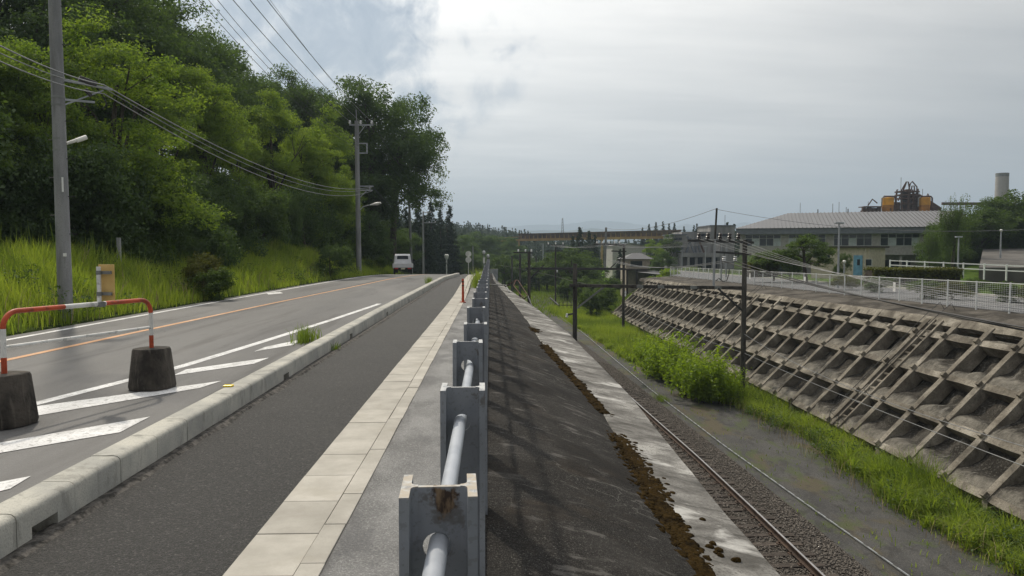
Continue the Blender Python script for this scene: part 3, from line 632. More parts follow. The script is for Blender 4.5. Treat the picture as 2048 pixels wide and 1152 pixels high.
# ------------------------------------------------------------------ concrete crib (grid frame) wall across the cutting
def crib_wall():
    t = thing('grid_retaining_wall', 'sloping retaining wall of stained concrete grid beams beyond the track', 'retaining wall', (13.45, 12, FLOOR))
    o0 = Vector((13.45, 12, FLOOR))
    FR = [0, .2918, .586, .875, 1.0]
    def node(f, y):
        zt = -.91-.007*(y-25); return Vector((13.45+3.9*f, y, -4.92+(zt+4.92)*f))
    ysc = [24.99+1.86*k for k in range(-9, 31)]
    def nrm(y):
        d = (node(1, y)-node(0, y)).normalized(); return Vector((-d.z, 0, d.x))
    for y in ysc:
        n = nrm(y); p = node(0, y)-(node(1, y)-node(0, y))*.02; q = node(1, y)
        mb = MB(); K = 9; rows = []
        for k in range(K+1):
            c = p.lerp(q, k/K)-o0; j = lambda s: .022*nz(k*.8, y*1.7, s, 1.)
            rows.append([c+Vector((0, -.125+j(1), 0))-n*.5, c+Vector((0, -.125+j(1), 0))+n*j(3), c+Vector((0, .125+j(2), 0))+n*j(4), c+Vector((0, .125+j(2), 0))-n*.5])
        mb.grid(rows); mb.add([r for r in rows[0]], [(0, 1, 2, 3)]); mb.add([r for r in rows[-1]], [(3, 2, 1, 0)])
        mb.build('column_beam', 'frame_concrete', t)
        lg = MB(); b = node(0, y)-o0; lg.add([b+Vector((-.02, -.11, .02)), b+Vector((-.02, .11, .02)), b+Vector((.3, .11, .02)), b+Vector((.3, -.11, .02)), Vector((b.x-.05, b.y-.12, -.3)), Vector((b.x-.05, b.y+.12, -.3)), Vector((b.x+.3, b.y+.12, -.3)), Vector((b.x+.3, b.y-.12, -.3))],
            [(0, 1, 2, 3), (4, 5, 1, 0), (5, 6, 2, 1), (6, 7, 3, 2), (7, 4, 0, 3)]); lg.build('leg', 'frame_concrete', t)
    for ri, f in enumerate(FR):
        mb = MB(); rows = []
        y0, y1 = ysc[0]-.9, ysc[-1]+.14; K = int((y1-y0)/.31)
        for k in range(K+1):
            y = y0+(y1-y0)*k/K; n = nrm(y); s = (node(1, y)-node(0, y)).normalized(); c = node(f, y)-o0-n*.035
            j = lambda a: .028*nz(y*1.1, ri*5.3, a, 1.)
            wu = .125 if ri < 4 else .20
            rows.append([c-s*(wu+j(1))-n*.5, c-s*(wu+j(1))+n*j(3), c+s*(wu*.9+j(2))+n*j(4), c+s*(wu*.9+j(2))-n*.5])
        mb.grid(rows); mb.build('row_beam', 'frame_concrete', t)
    # infill: six pocket shapes, deep under the upper beam and swelling over the lower one
    INF = []
    for v in range(14):
        mb = MB(); rg = random.Random(v); ph = rg.uniform(0, 9); P = []
        for i in range(11):
            s = i/10; row = []
            for k in range(10):
                u = k/9
                dep = .0+(.36+.18*((v*5) % 7)/7)*sstep(s, .16+.06*math.sin(u*3+ph*2), .60+.12*math.sin(u*4+ph))+.05*nz(u*3.5+ph, s*3.5, v, 1.)*2.6*sstep(s, .0, .3)-.03*math.sin(u*math.pi)*sstep(s, 0, .2)
                row.append((u-.5, s-.5, -dep))
            P.append(row)
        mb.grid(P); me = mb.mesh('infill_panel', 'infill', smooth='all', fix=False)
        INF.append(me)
    AH = MB().box(-.085, .085, -.085, .085, -.05, .10).mesh('anchor_head', 'frame_concrete', bevel=.012)
    for i, y in enumerate(ysc):
        for ri in range(4):
            n = nrm(y); d = (node(1, y)-node(0, y)).normalized()
            M = Matrix((Vector((0, 1, 0)), d, -n)).transposed().to_4x4()
            M = Matrix((Vector((0, -1, 0)), d, n)).transposed()
            rot = M.to_euler()
            ob('anchor_head', AH, t, node(FR[ri], y)+n*.02-o0, rot)
            if i == len(ysc)-1: continue
            ym = y+.93; p, q = node(FR[ri], ym), node(FR[ri+1], ym); L = (q-p).length
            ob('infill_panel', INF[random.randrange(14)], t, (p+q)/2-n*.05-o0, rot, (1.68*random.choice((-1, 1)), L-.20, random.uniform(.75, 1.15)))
    bk = MB(); bk.grid([[node(f, y)-nrm(y)*.56-o0 for f in (-.42, 0, .5, 1.02)] for y in (ysc[0]-.9, 40, 60, ysc[-1]+.1)]); bk.build('backing', 'infill', t, fix=False)
    en = MB(); yy = ysc[-1]+.13; en.add([node(-.2, yy)-o0, node(1, yy)-o0, node(1, yy)-o0-Vector((-.8, 0, 1.5)), node(-.2, yy)-o0+Vector((1.5, 0, -.3))], [(0, 1, 2, 3)]); en.build('end_face', 'frame_concrete', t, fix=False)
    # maintenance ladders set between two columns
    for y, lab in ((28.0, 'steel rung ladder with a hoop rail climbing the grid wall near the catenary mast'), (47.3, 'narrow steel ladder up the far part of the grid wall')):
        n = nrm(y); b = node(-.03, y); e = node(1.0, y)
        l = thing('ladder', lab, 'ladder', tuple(b)); d = e-b
        for s in (-.24, .24): MB().bar(Vector((0, s, 0))-n*.12, d+Vector((0, s, 0))-n*.12, .10, .3).build('stringer', 'frame_concrete', l)
        K = 15
        for k in range(K):
            c = d*((k+.5)/K)-n*.04; MB().bar(c+Vector((0, -.21, 0)), c+Vector((0, .21, 0)), .10, .06).build('rung', 'frame_concrete', l)
        for s in (-.34, .36):
            hp = [d*.0+Vector((0, s, 0))+n*.05]+[d*f+Vector((0, s, 0))+n*.36 for f in (.06, .3, .55, .8, 1.0)]+[d*1.06+Vector((0, s, .42)), d*1.1+Vector((0, s, 0))]
            MB().tube(hp, .012, 6).build('handrail', 'dark_steel', l, smooth=True)
        for f in (.06, .3, .55, .8): MB().tube([d*f+Vector((0, -.34, 0))-n*.03, d*f+Vector((0, -.34, 0))+n*.36], .010, 5).tube([d*f+Vector((0, .36, 0))-n*.03, d*f+Vector((0, .36, 0))+n*.36], .010, 5).build('bracket', 'dark_steel', l)
    ap = MB(); ap.grid([[node(1, y)+Vector((-.03, 0, -.30)), node(1, y)+Vector((.06, 0, -.02)), node(1, y)+Vector((.25, 0, .06+.03*nz(y, 0, 0, 1)))]+[Vector((17.6+(xf(y)+.5-17.6)*k, y, (-.84-.007*(y-25))*(1-k)+zf(y)*k+.05*math.sin(math.pi*k)+.04*nz(k*3, y, 2, .8))) for k in (.3, .6, .85, 1.0)] for y in np.arange(7, 86, .7)])
    struct('concrete_apron', ap, 'apron', smooth='all', fix=False)
crib_wall()

# ------------------------------------------------------------------ white mesh fence and the service road behind it
def mesh_fence():
    t = thing('mesh_fence', 'white welded mesh fence along the top of the grid wall', 'fence', (xf(19), 19, zf(19)))
    o0 = Vector((xf(19), 19, zf(19)))
    PM = MB().tube([(0, 0, -.2), (0, 0, 1.12)], .033, 8).mesh('post', 'fence_white', smooth=True)
    pm = MB()
    for k in range(15): pm.box(-.5, .5, -.003, .003, .06+.073*k-.0022, .06+.073*k+.0022)
    for k in range(1, 14): pm.box(-.5+k/14-.0009, -.5+k/14+.0009, .003, .006, .05, 1.09)
    pm.box(-.5, .5, -.012, .012, 1.07, 1.10); PAN = pm.mesh('mesh_panel', 'fence_white', fix=False)
    SG = MB().box(-.12, .12, -.02, -.012, .42, .88).mesh('notice_plate', 'plate_white')
    ys = np.arange(19, 89.1, 2.0)
    for i, y in enumerate(ys):
        p = Vector((xf(y), y, zf(y)))-o0; ob('post', PM, t, p, (random.uniform(-.01, .01), random.uniform(-.01, .01), 0))
        if i == len(ys)-1: break
        q = Vector((xf(y+2), y+2, zf(y+2)))-o0; d = q-p
        pn = ob('mesh_panel', PAN, t, (p+q)/2, (0, -math.asin(d.z/d.length), math.atan2(d.y, d.x)), (d.length-.05, 1, 1))
    for px in (1789, 1610, 1500, 1427):
        r = ray(px, 560); 
        y = 19.0
        while (xf(y)/y) > r.x/r.y: y += .1
        ob('notice_plate', SG, t, Vector((xf(y)-.02, y, zf(y)))-o0, (0, 0, math.atan2(2, .08)))
mesh_fence()
sr = MB(); sr.grid([[(xf(y)+.25, y, zf(y)+.0), (xf(y)+.3, y, zf(y)+.03), (xf(y)+6.2+.02*(y-20), y, zf(y)+.05), (xf(y)+6.25+.02*(y-20), y, zf(y)-.2)] for y in np.arange(8, 150, 3)])
struct('service_road', sr, 'service_asphalt', fix=False)
lw = MB(); lw.grid([[(xf(y)+6.3+.02*(y-20)+k, y, zf(y)+.03+.05*nz(k, y, 0, .3)) for k in (0, 4, 9, 15, 22, 30, 40)] for y in np.arange(8, 110, 3)]); struct('lawn', lw, 'lawn', smooth='all', fix=False)
sk = MB(); sk.grid([[(xf(y)+6.2+.02*(y-20)+a, y, zf(y)+b) for a, b in ((0, -.1), (0, .15), (.18, .15), (.18, -.1))] for y in np.arange(8, 150, 3)])
struct('service_kerb', sk, 'kerb_concrete', fix=False)

# ------------------------------------------------------------------ utility poles beside the road
def steps(mb, h0, h1, r0, r1, H):
    z = h0; s = 1
    while z < h1:
        rr = r0+(r1-r0)*z/H; mb.tube([(s*rr*.6, 0, z), (s*(rr+.14), 0, z)], .009, 5); z += .45; s = -s
    return mb
def ins(name, mt, p, parent, s=1.):
    return MB().lathe([(.02*s, 0), (.03*s, .03*s), (.065*s, .045*s), (.035*s, .07*s), (.06*s, .085*s), (.035*s, .11*s), (.05*s, .14*s), (.025*s, .17*s)], 10, p).build(name, mt, parent, smooth=True)
PA = ad(131, 600, 18.2); PA.z = bank(PA.x, PA.y)-.1
pA = thing('utility_pole', 'tall concrete utility pole with a cable bracket beside the barrier', 'utility pole', tuple(PA))
HA = 13.2
MB().tube([(-.02*z/3, 0, z) for z in (-.3, 4, 8, HA)], [.165, .148, .132, .112], 18).build('pole', 'pole_concrete', pA, smooth=True)
steps(MB(), 2.2, HA-.4, .18, .13, HA).build('step_bolts', 'dark_steel', pA)['kind'] = 'stuff'
ua = Vector((.75, .66, 0)).normalized()
zb = 5.72-PA.z
MB().bar((0, 0, zb+.10), ua*1.15+Vector((0, 0, zb+.02)), .06).bar((0, 0, zb-.55), ua*.95+Vector((0, 0, zb-.03)), .035).bar((0, 0, zb-.38), ua*.75+Vector((0, 0, zb-.35)), .05).build('bracket', 'galv', pA)
MB().bar(ua*.42+Vector((0, 0, zb+.18)), ua*.80+Vector((0, 0, zb+.08)), .16, .13).bar(ua*.55+Vector((0, 0, zb-.06)), ua*.68+Vector((0, 0, zb-.22)), .09).build('cable_joint', 'insulator_dark', pA, bevel=.02)
for z in (zb+.12, zb-.36, zb-.55, zb-1.35, zb-1.62): MB().lathe([(.150, 0), (.150, .05)], 18, (-.035, 0, z)).build('band', 'old_galv', pA, smooth=True)
lm = ua*.55; MB().tube([Vector((.1, .05, zb-1.42)), lm+Vector((0, 0, zb-1.22))], [.035, .05], 8).tube([lm*.55+Vector((.03, 0, zb-1.33)), lm+Vector((0, 0, zb-1.22))], .055, 8).build('street_light', 'lamp_white', pA, smooth=True)
MB().box(.06, .10, -.128, -.118, 3.2, 3.55).build('notice', 'plate_white', pA); MB().box(.02, .13, -.142, -.130, 1.66, 1.74).build('notice', 'plate_white', pA)
MB().bar((0, -.3, HA-2.6), Vector((1.6, -.1, HA-2.6)), .08).bar((-.2, 0, HA-.6), (1.5, 0, HA-.6), .08).build('crossarm', 'galv', pA)

PB = ad(718, 545, 56.); PB.z = bank(PB.x, PB.y)-.1
pB = thing('utility_pole', 'concrete utility pole with crossarms and a curved street lamp before the big tree', 'utility pole', tuple(PB))
zB = lambda py: HC+(505-py)/FPX*56-PB.z
MB().tube([(0, 0, -.3), (-.06, 0, zB(246))], [.20, .15], 14).tube([(-.06, 0, zB(250)), (-.1, 0, zB(224))], .035, 6).build('pole', 'pole_concrete', pB, smooth=True)
def bx(px): return (px-718)/FPX*56
MB().bar((bx(702), 0, zB(254)), (bx(748), 0, zB(254)), .10).bar((bx(718), 0, zB(275)), (bx(733), 0, zB(255)), .05).build('crossarm', 'galv', pB)
for px in (703, 724, 746): ins('insulator', 'insulator_white', (bx(px), 0, zB(253)), pB, 1.7)
MB().bar((0, 0, zB(290)), (bx(737), 0, zB(290)), .08).bar((0, 0, zB(309)), (bx(737), 0, zB(309)), .08).bar((bx(736), 0, zB(290)), (bx(736), 0, zB(309)), .09).build('secondary_rack', 'galv', pB)
for z in (294, 299, 304): ins('insulator', 'insulator_white', (bx(736), 0, zB(z)), pB, .9)
MB().bar((0, 0, zB(374)), (bx(748), 0, zB(374)), .09).bar((0, 0, zB(382)), (bx(746), 0, zB(382)), .09).bar((bx(741), 0, zB(374)), (bx(741), 0, zB(382)), .06).bar((bx(720), 0, zB(397)), (bx(734), 0, zB(384)), .05).build('telecom_bracket', 'galv', pB)
lp = [(bx(722), 0, zB(420)), (bx(728), 0, zB(414)), (bx(742), -.1, zB(411)), (bx(755), -.2, zB(409))]
MB().tube(lp, .035, 8).build('lamp_arm', 'galv', pB, smooth=True)
MB().tube([lp[-2], Vector(lp[-1]), Vector(lp[-1])+Vector((.32, -.1, .06))], [.04, .12, .07], 10).build('lamp_head', 'lamp_white', pB, smooth=True)
steps(MB(), 2.5, zB(260), .2, .15, 12).build('step_bolts', 'dark_steel', pB)['kind'] = 'stuff'

def small_pole(px, ytop, ybase, d, label, arms, mt='pole_concrete', r=.14, lean=0., cat='utility pole', group=None):
    b = ad(px, ybase, d); t = thing('utility_pole', label, cat, tuple(b), group=group); h = (ybase-ytop)/FPX*d
    MB().tube([(0, 0, -2.5), (lean, 0, h)], [r*1.2, r*.8], 10).build('pole', mt, t, smooth=True)
    for (py, x0, x1) in arms:
        z = (ybase-py)/FPX*d; MB().bar((x0, 0, z), (x1, 0, z), .10).build('crossarm', 'galv', t)
        for x in np.linspace(x0, x1, 3): ins('insulator', 'insulator_white', (x, 0, z+.04), t, 1.2)
    return t, b, h
pC, bC, hC = small_pole(824, 370, 542, 92, 'slender roadside pole with one crossarm and a small rack beyond the truck', [(385, -.3, 1.4), (407, .0, .8), (415, .0, .8)], r=.16, lean=-.35)
pD, bD, hD = small_pole(847, 424, 546, 118, 'plain grey roadside pole with two open racks past the truck', [(426, .0, 1.2), (446, 0, 1.9)], r=.15)
pE, bE, hE = small_pole(892, 470, 549, 150, 'short distant roadside pole near the round road signs', [(473, -.4, 1.2)], r=.15)
small_pole(899, 462, 540, 165, 'distant pole with a double crossarm beside a white lantern', [(466, -.6, 1.2), (472, -.4, .9)], r=.15)
small_pole(946, 492, 548, 120, 'thin grey pole behind the round road signs', [], r=.10)

# wires on the road poles
grp = 'power lines between the roadside poles'
tops = [(703, 246), (724, 246), (746, 246)]
for k, (px, py) in enumerate(tops):
    q = ad(px, py, 56.); p = Vector((PA.x+.15+.62*k, PA.y-.1, PA.z+HA-.55))
    wire('power_line', sagline(p, q, .55), .017, 'wire_grey', 'high power line strung from the tall concrete pole to the crossarm pole', grp)
    r_ = ad(818+13*k, 384, 92.); wire('power_line', sagline(q, r_, .5), .015, 'wire_dark', 'power line running from the crossarm pole down to the slender pole beyond', 'power lines beyond the crossarm pole')
    s_ = ad(852+6*k, 425, 118.); wire('power_line', sagline(r_, s_, .4), .015, 'wire_dark', 'power line between the slender pole and the plain grey pole', 'power lines between the far roadside poles')
    b_ = p+(p-q)*.45; b_.z = p.z+.8; wire('power_line', sagline(b_, p, .3), .017, 'wire_grey', 'power line reaching the tall concrete pole from behind the viewer', 'power lines coming from behind the viewer')
wire('power_line', sagline(Vector((PA.x+.9, PA.y, PA.z+HA+.6)), ad(719, 226, 56.), .5), .008, 'wire_grey', 'thin overhead earth wire to the tip of the crossarm pole')
for k, (py, zz) in enumerate(((294, -2.5), (300, -2.75), (306, -3.0))):
    wire('power_line', sagline(Vector((PA.x+1.5-.1*k, PA.y, PA.z+HA+zz)), ad(736, py, 56.), 1.0), .010, 'wire_dark', 'low voltage line sagging from the tall pole to the side rack', 'low voltage lines to the side rack')
J = PA+ua*.95+Vector((0, 0, zb+.05))
for k, (dz, py, sg, rr) in enumerate(((.06, 374, 1.0, .017), (-.02, 376, 1.12, .011), (-.16, 382, 1.2, .015))):
    wire('telecom_cable', sagline(J+Vector((0, 0, dz)), ad(744, py, 56.), sg), rr, 'wire_grey', 'telecom cable sagging from the pole bracket to the lower bracket of the next pole', 'telecom cables between the two big poles')
    p2 = ad(-90+8*k, 44+22*k, 10.5)
    wire('telecom_cable', sagline(p2, J+Vector((0, 0, dz)), .12), rr*.8, 'wire_grey', 'telecom cable coming in to the bracket of the tall pole', 'telecom cables coming in to the tall pole')
    wire('telecom_cable', sagline(ad(747, py, 56.), ad(824, 420+5*k, 92.), .8), rr*.8, 'wire_dark', 'telecom cable descending behind the street lamp toward the slender pole', 'telecom cables beyond the lamp pole')
wire('telecom_cable', [J+Vector((-.25, -.1, .12)), J+Vector((-.05, 0, -.15)), J+Vector((.05, .05, -.4)), J+Vector((-.02, 0, -.55))], .016, 'wire_dark', 'loose black cable loop hanging from the bracket on the tall pole')

# ------------------------------------------------------------------ catenary masts over the track
def mast(px, ytop, d, z0, label, r=.16, mt='dark_pole', group=None):
    b = ad(px, 600, d); b.z = z0; t = thing('catenary_mast', label, 'mast', tuple(b), group=group); top = ad(px, ytop, d).z-z0
    MB().tube([(0, 0, -.4), (0, 0, top)], [r*1.06, r*.94], 12).build('pole', mt, t, smooth=True)
    return t, b, top
m1, b1, h1 = mast(1488, 480, 36.4, FLOOR, 'weathered mast at the foot of the grid wall carrying insulated crossarms', .125)
m2, b2, h2 = mast(1150, 527, 41., FLOOR, 'dark mast with a diagonal brace standing just below the edge of the concrete lining', .125)
z1 = lambda py: HC+(505-py)/FPX*36.4-b1.z; X1 = lambda px: (px-1488)/FPX*36.4
def a1(p): return Vector(p)
MB().bar((X1(1372), 0, z1(481)), (X1(1506), 0, z1(485)), .11).build('crossarm', 'dark_steel', m1)
MB().bar((X1(1427), 0, z1(504)), (X1(1501), 0, z1(509)), .10).build('crossarm', 'dark_steel', m1)
for px in (1395, 1413, 1438, 1457, 1475): ins('insulator', 'insulator_dark', (X1(px), 0, z1(481)), m1, 2.2)
for px in (1446, 1469):
    MB().lathe([(.05, 0), (.11, .03), (.05, .07), (.11, .12), (.05, .18), (.10, .22), (.04, .27)], 10, (X1(px), 0, z1(523))).build('insulator', 'insulator_white', m1, smooth=True)
    MB().tube([(X1(px), 0, z1(507)), (X1(px), 0, z1(523))], .02, 5).build('hanger', 'dark_steel', m1)
MB().tube([(X1(1425), -.05, z1(572)), (X1(1427), 0, z1(478))], .062, 8).build('riser', 'galv', m1, smooth=True); MB().tube([(X1(1427), 0, z1(480)), (X1(1430), 0, z1(416))], .05, 8).build('riser', 'dark_pole', m1, smooth=True)
MB().tube([(X1(1442), .1, z1(560)), (X1(1442), .1, z1(474))], .035, 6).tube([(X1(1452), .1, z1(555)), (X1(1452), .1, z1(480))], .035, 6).build('conduit', 'galv', m1, smooth=True)
MB().tube([(X1(1430), 0, z1(562)), (X1(1436), 0, z1(557)), (X1(1444), 0, z1(563)), (X1(1452), 0, z1(562)), (X1(1456), 0, z1(550)), (X1(1457), 0, z1(538))], .022, 6).build('cable_loop', 'dark_steel', m1, smooth=True)
MB().bar((X1(1434), 0, z1(577)), (X1(1484), 0, z1(622)), .09).build('brace', 'dark_steel', m1)
# the portal beam, a trussed pipe resting on both masts
pL = ad(1140, 571, 41.); pR = ad(1492, 576, 36.4)
pb = thing('portal_beam', 'long dark beam spanning the track between two catenary masts', 'gantry beam', tuple(pL))
MB().bar((0, 0, 0), pR-pL, .19, .17).build('beam', 'dark_pole', pb)
for f in (.43, .55, .73, .86): c = (pR-pL)*f; MB().bar(c+Vector((-.22, 0, .0)), c+Vector((.22, -.1, .0)), .17, .16).build('clamp', 'old_galv', pb)
z2 = lambda py: HC+(505-py)/FPX*41-b2.z; X2 = lambda px: (px-1150)/FPX*41
MB().bar((X2(1150), 0, z2(620)), (X2(1206), -.3, z2(574)), .10).build('brace', 'old_galv', m2)
MB().bar((X2(1134), 0, z2(630)), (X2(1152), 0, z2(627)), .09).build('bracket', 'dark_steel', m2); ins('insulator', 'insulator_white', (X2(1134), 0, z2(636)), m2, 1.4)
for z in (z2(672), z2(640), z2(600), z2(560)): MB().lathe([(.138, 0), (.138, .05)], 12, (0, 0, z)).build('band', 'dark_steel', m2)
# second portal
m3, b3, h3 = mast(1247, 488, 67.8, FLOOR, 'dark mast by the far end of the grid wall with white insulators', .13)
m4, b4, h4 = mast(1058, 503, 62., FLOOR, 'dark mast rising behind the lining edge beside a bent steel frame', .13)
m5, b5, h5 = mast(1111, 490, 100., FLOOR, 'slim mast standing in the grass behind the little comb fence', .11)
z3 = lambda py: HC+(505-py)/FPX*67.8-b3.z; X3 = lambda px: (px-1247)/FPX*67.8
MB().bar((X3(1190), 0, z3(488)), (X3(1248), 0, z3(490)), .13).bar((X3(1222), 0, z3(502)), (X3(1252), 0, z3(503)), .11).bar((X3(1246), 0, z3(512)), (X3(1216), 0, z3(540)), .09).build('crossarm', 'dark_steel', m3)
for px in (1193, 1204, 1217, 1228, 1238): ins('insulator', 'insulator_white', (X3(px), 0, z3(488)), m3, 1.5)
MB().tube([(X3(1209), 0, z3(538)), (X3(1211), 0, z3(455))], .10, 8).build('riser', 'old_galv', m3, smooth=True)
for py in (588, 594): ins('insulator', 'insulator_white', (X3(1250), -.2, z3(py)), m3, 1.5)
pb2 = thing('portal_beam', 'far dark beam joining the mast on the bank to the mast by the grid wall end', 'gantry beam', tuple(ad(1052, 537, 62.)))
MB().bar((0, 0, 0), ad(1250, 538, 67.8)-ad(1052, 537, 62.), .2).build('beam', 'dark_steel', pb2)
z5 = lambda py: HC+(505-py)/FPX*100-b5.z
MB().bar((-1.3, 0, z5(502)), (1.0, 0, z5(502)), .13).bar((-1.1, 0, z5(490)), (1.2, 0, z5(490)), .12).build('crossarm', 'dark_steel', m5)
for x in (-1., .0, 1.): ins('insulator', 'insulator_white', (x, 0, z5(489)), m5, 1.7)
ins('insulator', 'insulator_white', (.2, -.1, z5(545)), m5, 2.)
m4z = lambda py: HC+(505-py)/FPX*62-b4.z
MB().bar((-1.3, 0, m4z(505)), (.3, 0, m4z(506)), .11).bar((0, 0, m4z(560)), (1.25, 0, m4z(530)), .09).build('crossarm', 'dark_steel', m4)
for x in (-.9, -.3, .2): ins('insulator', 'insulator_white', (x, 0, m4z(504)), m4, 1.4)
for (px, yt, d, x) in ((1040, 508, 112, 0), (1072, 512, 150, 0), (1090, 515, 170, 0), (1024, 512, 135, 0), (1010, 520, 160, 0)):
    mast(px, yt, d, FLOOR, 'dark distant mast among the trees down the line', .16, group='far catenary masts')
mast(1063, 500, 190, FLOOR, 'pale concrete mast far down the line under the conveyor', .2, 'pole_concrete'); mast(1086, 487, 160, FLOOR, 'tall thin pale mast in front of the round-headed tree', .12, 'galv')
# overhead wires on the right
wg = 'cables on the grid wall masts'
I1, I2 = ad(1446, 522, 36.4), ad(1469, 522, 36.4); pn = Vector((11.9, 2., .9))
for k, I in enumerate((I1, I2)):
    end = ad(2100, 664+6*k, 16.); end2 = end+(end-I)*.55; end2.z = end.z-.05
    pts = [I+(end-I)*f+Vector((0, 0, -.32*4*f*(1-f)*.55)) for f in np.linspace(0, 1, 16)]+[end2]
    wire('feeder_cable', pts, .026, 'wire_dark', 'thick black feeder cable dropping from the white insulators along the grid wall', wg)
    wire('feeder_cable', sagline(I, ad(1215+10*k, 520, 67.8), .5), .02, 'wire_grey', 'feeder cable between the two masts at the foot of the grid wall', 'feeder cables between masts')
for k, px in enumerate((1395, 1413, 1438, 1457, 1475)):
    p = ad(px, 477, 36.4); end = ad(2120, 604+9*k, 17.)
    wire('signal_wire', sagline(p, end, .35), .007, 'wire_grey', 'thin wire leaving a dark bell insulator along the top of the grid wall', 'thin wires along the grid wall')
    wire('signal_wire', sagline(p, ad(1193+11*k, 486, 67.8), .45), .009, 'wire_grey', 'thin wire between bell insulators of the two grid wall masts', 'thin wires between the masts')
    wire('signal_wire', sagline(ad(1193+11*k, 486, 67.8), ad(1100+5*k, 490, 100.), .4), .012, 'wire_grey', 'thin wire running on to the slim mast in the grass', 'thin wires down the line')
p = ad(1430, 418, 36.4); wire('earth_wire', sagline(p, ad(2110, 456, 30.), .5), .009, 'wire_grey', 'thin wire crossing in front of the long grey roof from the tallest riser')
wire('earth_wire', sagline(p, ad(1211, 456, 67.8), .5), .011, 'wire_grey', 'thin wire joining the tops of the two tall risers')
p = ad(1488, 706, 36.3); wire('low_cable', sagline(p, ad(2090, 948, 16.), .1), .013, 'wire_grey', 'low grey cable strung in front of the grid wall toward the viewer')
wire('low_cable', sagline(ad(1250, 606, 67.6), p, .3), .013, 'wire_grey', 'low grey cable strung between the mast feet in front of the grid wall')
p = ad(1488, 668, 36.3); wire('low_cable', sagline(p, ad(2090, 905, 15.), .4), .011, 'wire_grey', 'upper of the two cables hanging across the grid wall')
# contact wire over the track
wire('contact_wire', [Vector((itp(y, XR)-.55, y, -.25-.02*abs(math.sin(y*.05)))) for y in np.arange(41, 125, 4)], .012, 'wire_dark', 'contact wire above the track beyond the first beam')
# bits and pieces on the bank
fr = thing('bent_steel_frame', 'bent rusty steel frame hanging over the lining edge near the dark mast', 'steel frame', (1.2, 33, -.5))
def onbank(px, py, d): return ad(px, py, d)-Vector((1.2, 33, -.5))
MB().tube([onbank(1010, 574, 35), onbank(1032, 560, 35), onbank(1036, 561, 34.7), onbank(1056, 592, 33), onbank(1048, 598, 33), onbank(1027, 571, 34.4), onbank(1032, 560, 35)], .026, 6).tube([onbank(1030, 566, 34.8), onbank(1028, 573, 34.4), onbank(1046, 595, 33)], .018, 6).build('frame', 'steel_rust', fr, smooth=True)
MB().tube([onbank(979, 569, 39), onbank(1012, 570.5, 37)], .035, 6).tube([onbank(1012, 571, 37), onbank(1018, 584, 35)], .035, 6).build('platform_edge', 'old_galv', fr, smooth=True)
MB().tube([onbank(1056, 592, 33), onbank(1064, 612, 29), onbank(1071, 624, 27)], .024, 6).build('strut', 'dark_steel', fr, smooth=True)
cf = thing('comb_fence', 'low black fence with short spikes in the grass behind the dark mast', 'fence', tuple(az(1100, 606, FLOOR)))
o0 = az(1100, 606, FLOOR); A_, B_ = az(1118, 624, FLOOR), az(1190, 624, FLOOR)
MB().bar((0, 0, .8), A_-o0+Vector((0, 0, .8)), .14).build('rail', 'dark_steel', cf)
for dz in (.45, .85): MB().bar(A_-o0+Vector((0, 0, dz)), B_-o0+Vector((0, 0, dz)), .09).build('rail', 'dark_steel', cf)
for k in range(10): c = A_.lerp(B_, k/9)-o0; MB().bar(c, c+Vector((0, 0, 1.25)), .08).build('spike', 'dark_steel', cf)
cbx = ad(986, 552, 95.); t = thing('equipment_cabinet', 'grey metal cabinet with ribbed door beside the end of the guard fence', 'cabinet', tuple(cbx-Vector((0, 0, .8))))
MB().box(-.55, .65, -.3, .3, 0, 1.7).build('body', 'old_galv', t, bevel=.02); MB().box(-.5, .6, -.31, -.302, .1, 1.6).build('door', 'galv', t)
for px, py, d, lab in ((968, 504, 72., 'round white lamp head on a thin post at the end of the guard fence'), (976, 511, 76., 'second round white lamp head on a box-mounted post past the guard fence')):
    b = ad(px, 560, d); t = thing('signal_lamp', lab, 'lamp', tuple(b)); h = (560-py)/FPX*d
    MB().tube([(0, 0, -.3), (0, 0, h)], .04, 8).build('post', 'galv', t, smooth=True)
    MB().lathe([(.05, -.24), (.14, -.14), (.15, -.05), (.12, .08), (.05, .14)], 14, (0, 0, h)).build('lamp_head', 'insulator_white', t, smooth=True)
    MB().box(-.10, .10, -.12, .1, h-1.1, h-.55).build('box', 'lamp_white', t, bevel=.02); MB().lathe([(.17, -.30), (.17, -.25)], 14, (0, 0, h)).build('collar', 'dark_steel', t, smooth=True)
b = ad(937, 556, 70.); t = thing('round_road_signs', 'pair of round road signs on one post seen from behind by the footpath end', 'sign', tuple(b)); h = (556-508)/FPX*70
MB().tube([(0, 0, -.3), (0, 0, h+.25)], .035, 8).build('post', 'lamp_white', t, smooth=True)
for dz in (0, -.55): MB().tube([(0, -.05, h+dz), (0, -.045, h+dz)], .28, 20).build('sign_disc', 'lamp_white', t); MB().bar((-.2, -.02, h+dz), (.2, -.02, h+dz), .04).build('bracket', 'galv', t)
b = ad(893, 520, 140.); t = thing('lantern_post', 'white lantern-like post among the roadside bushes', 'lamp', tuple(b))
MB().tube([(0, 0, -4), (0, 0, 0)], .12, 8).build('post', 'lamp_white', t, smooth=True); MB().lathe([(.1, 0), (.35, .4), (.45, .9), (.25, 1.1)], 10).build('lantern', 'lamp_white', t, smooth=True)
b = az(239, 560, 0); b = ad(239, 540, 25.5); b.z = bank(b.x, b.y); t = thing('boundary_post', 'short grey concrete post sticking out of the tall grass', 'post', tuple(b))
MB().box(-.055, .055, -.055, .055, -.3, HC+(505-476)/FPX*25.5-b.z).build('post', 'pole_concrete', t, bevel=.01); MB().box(-.06, .06, -.06, .06, .9, .93).build('band', 'old_galv', t)

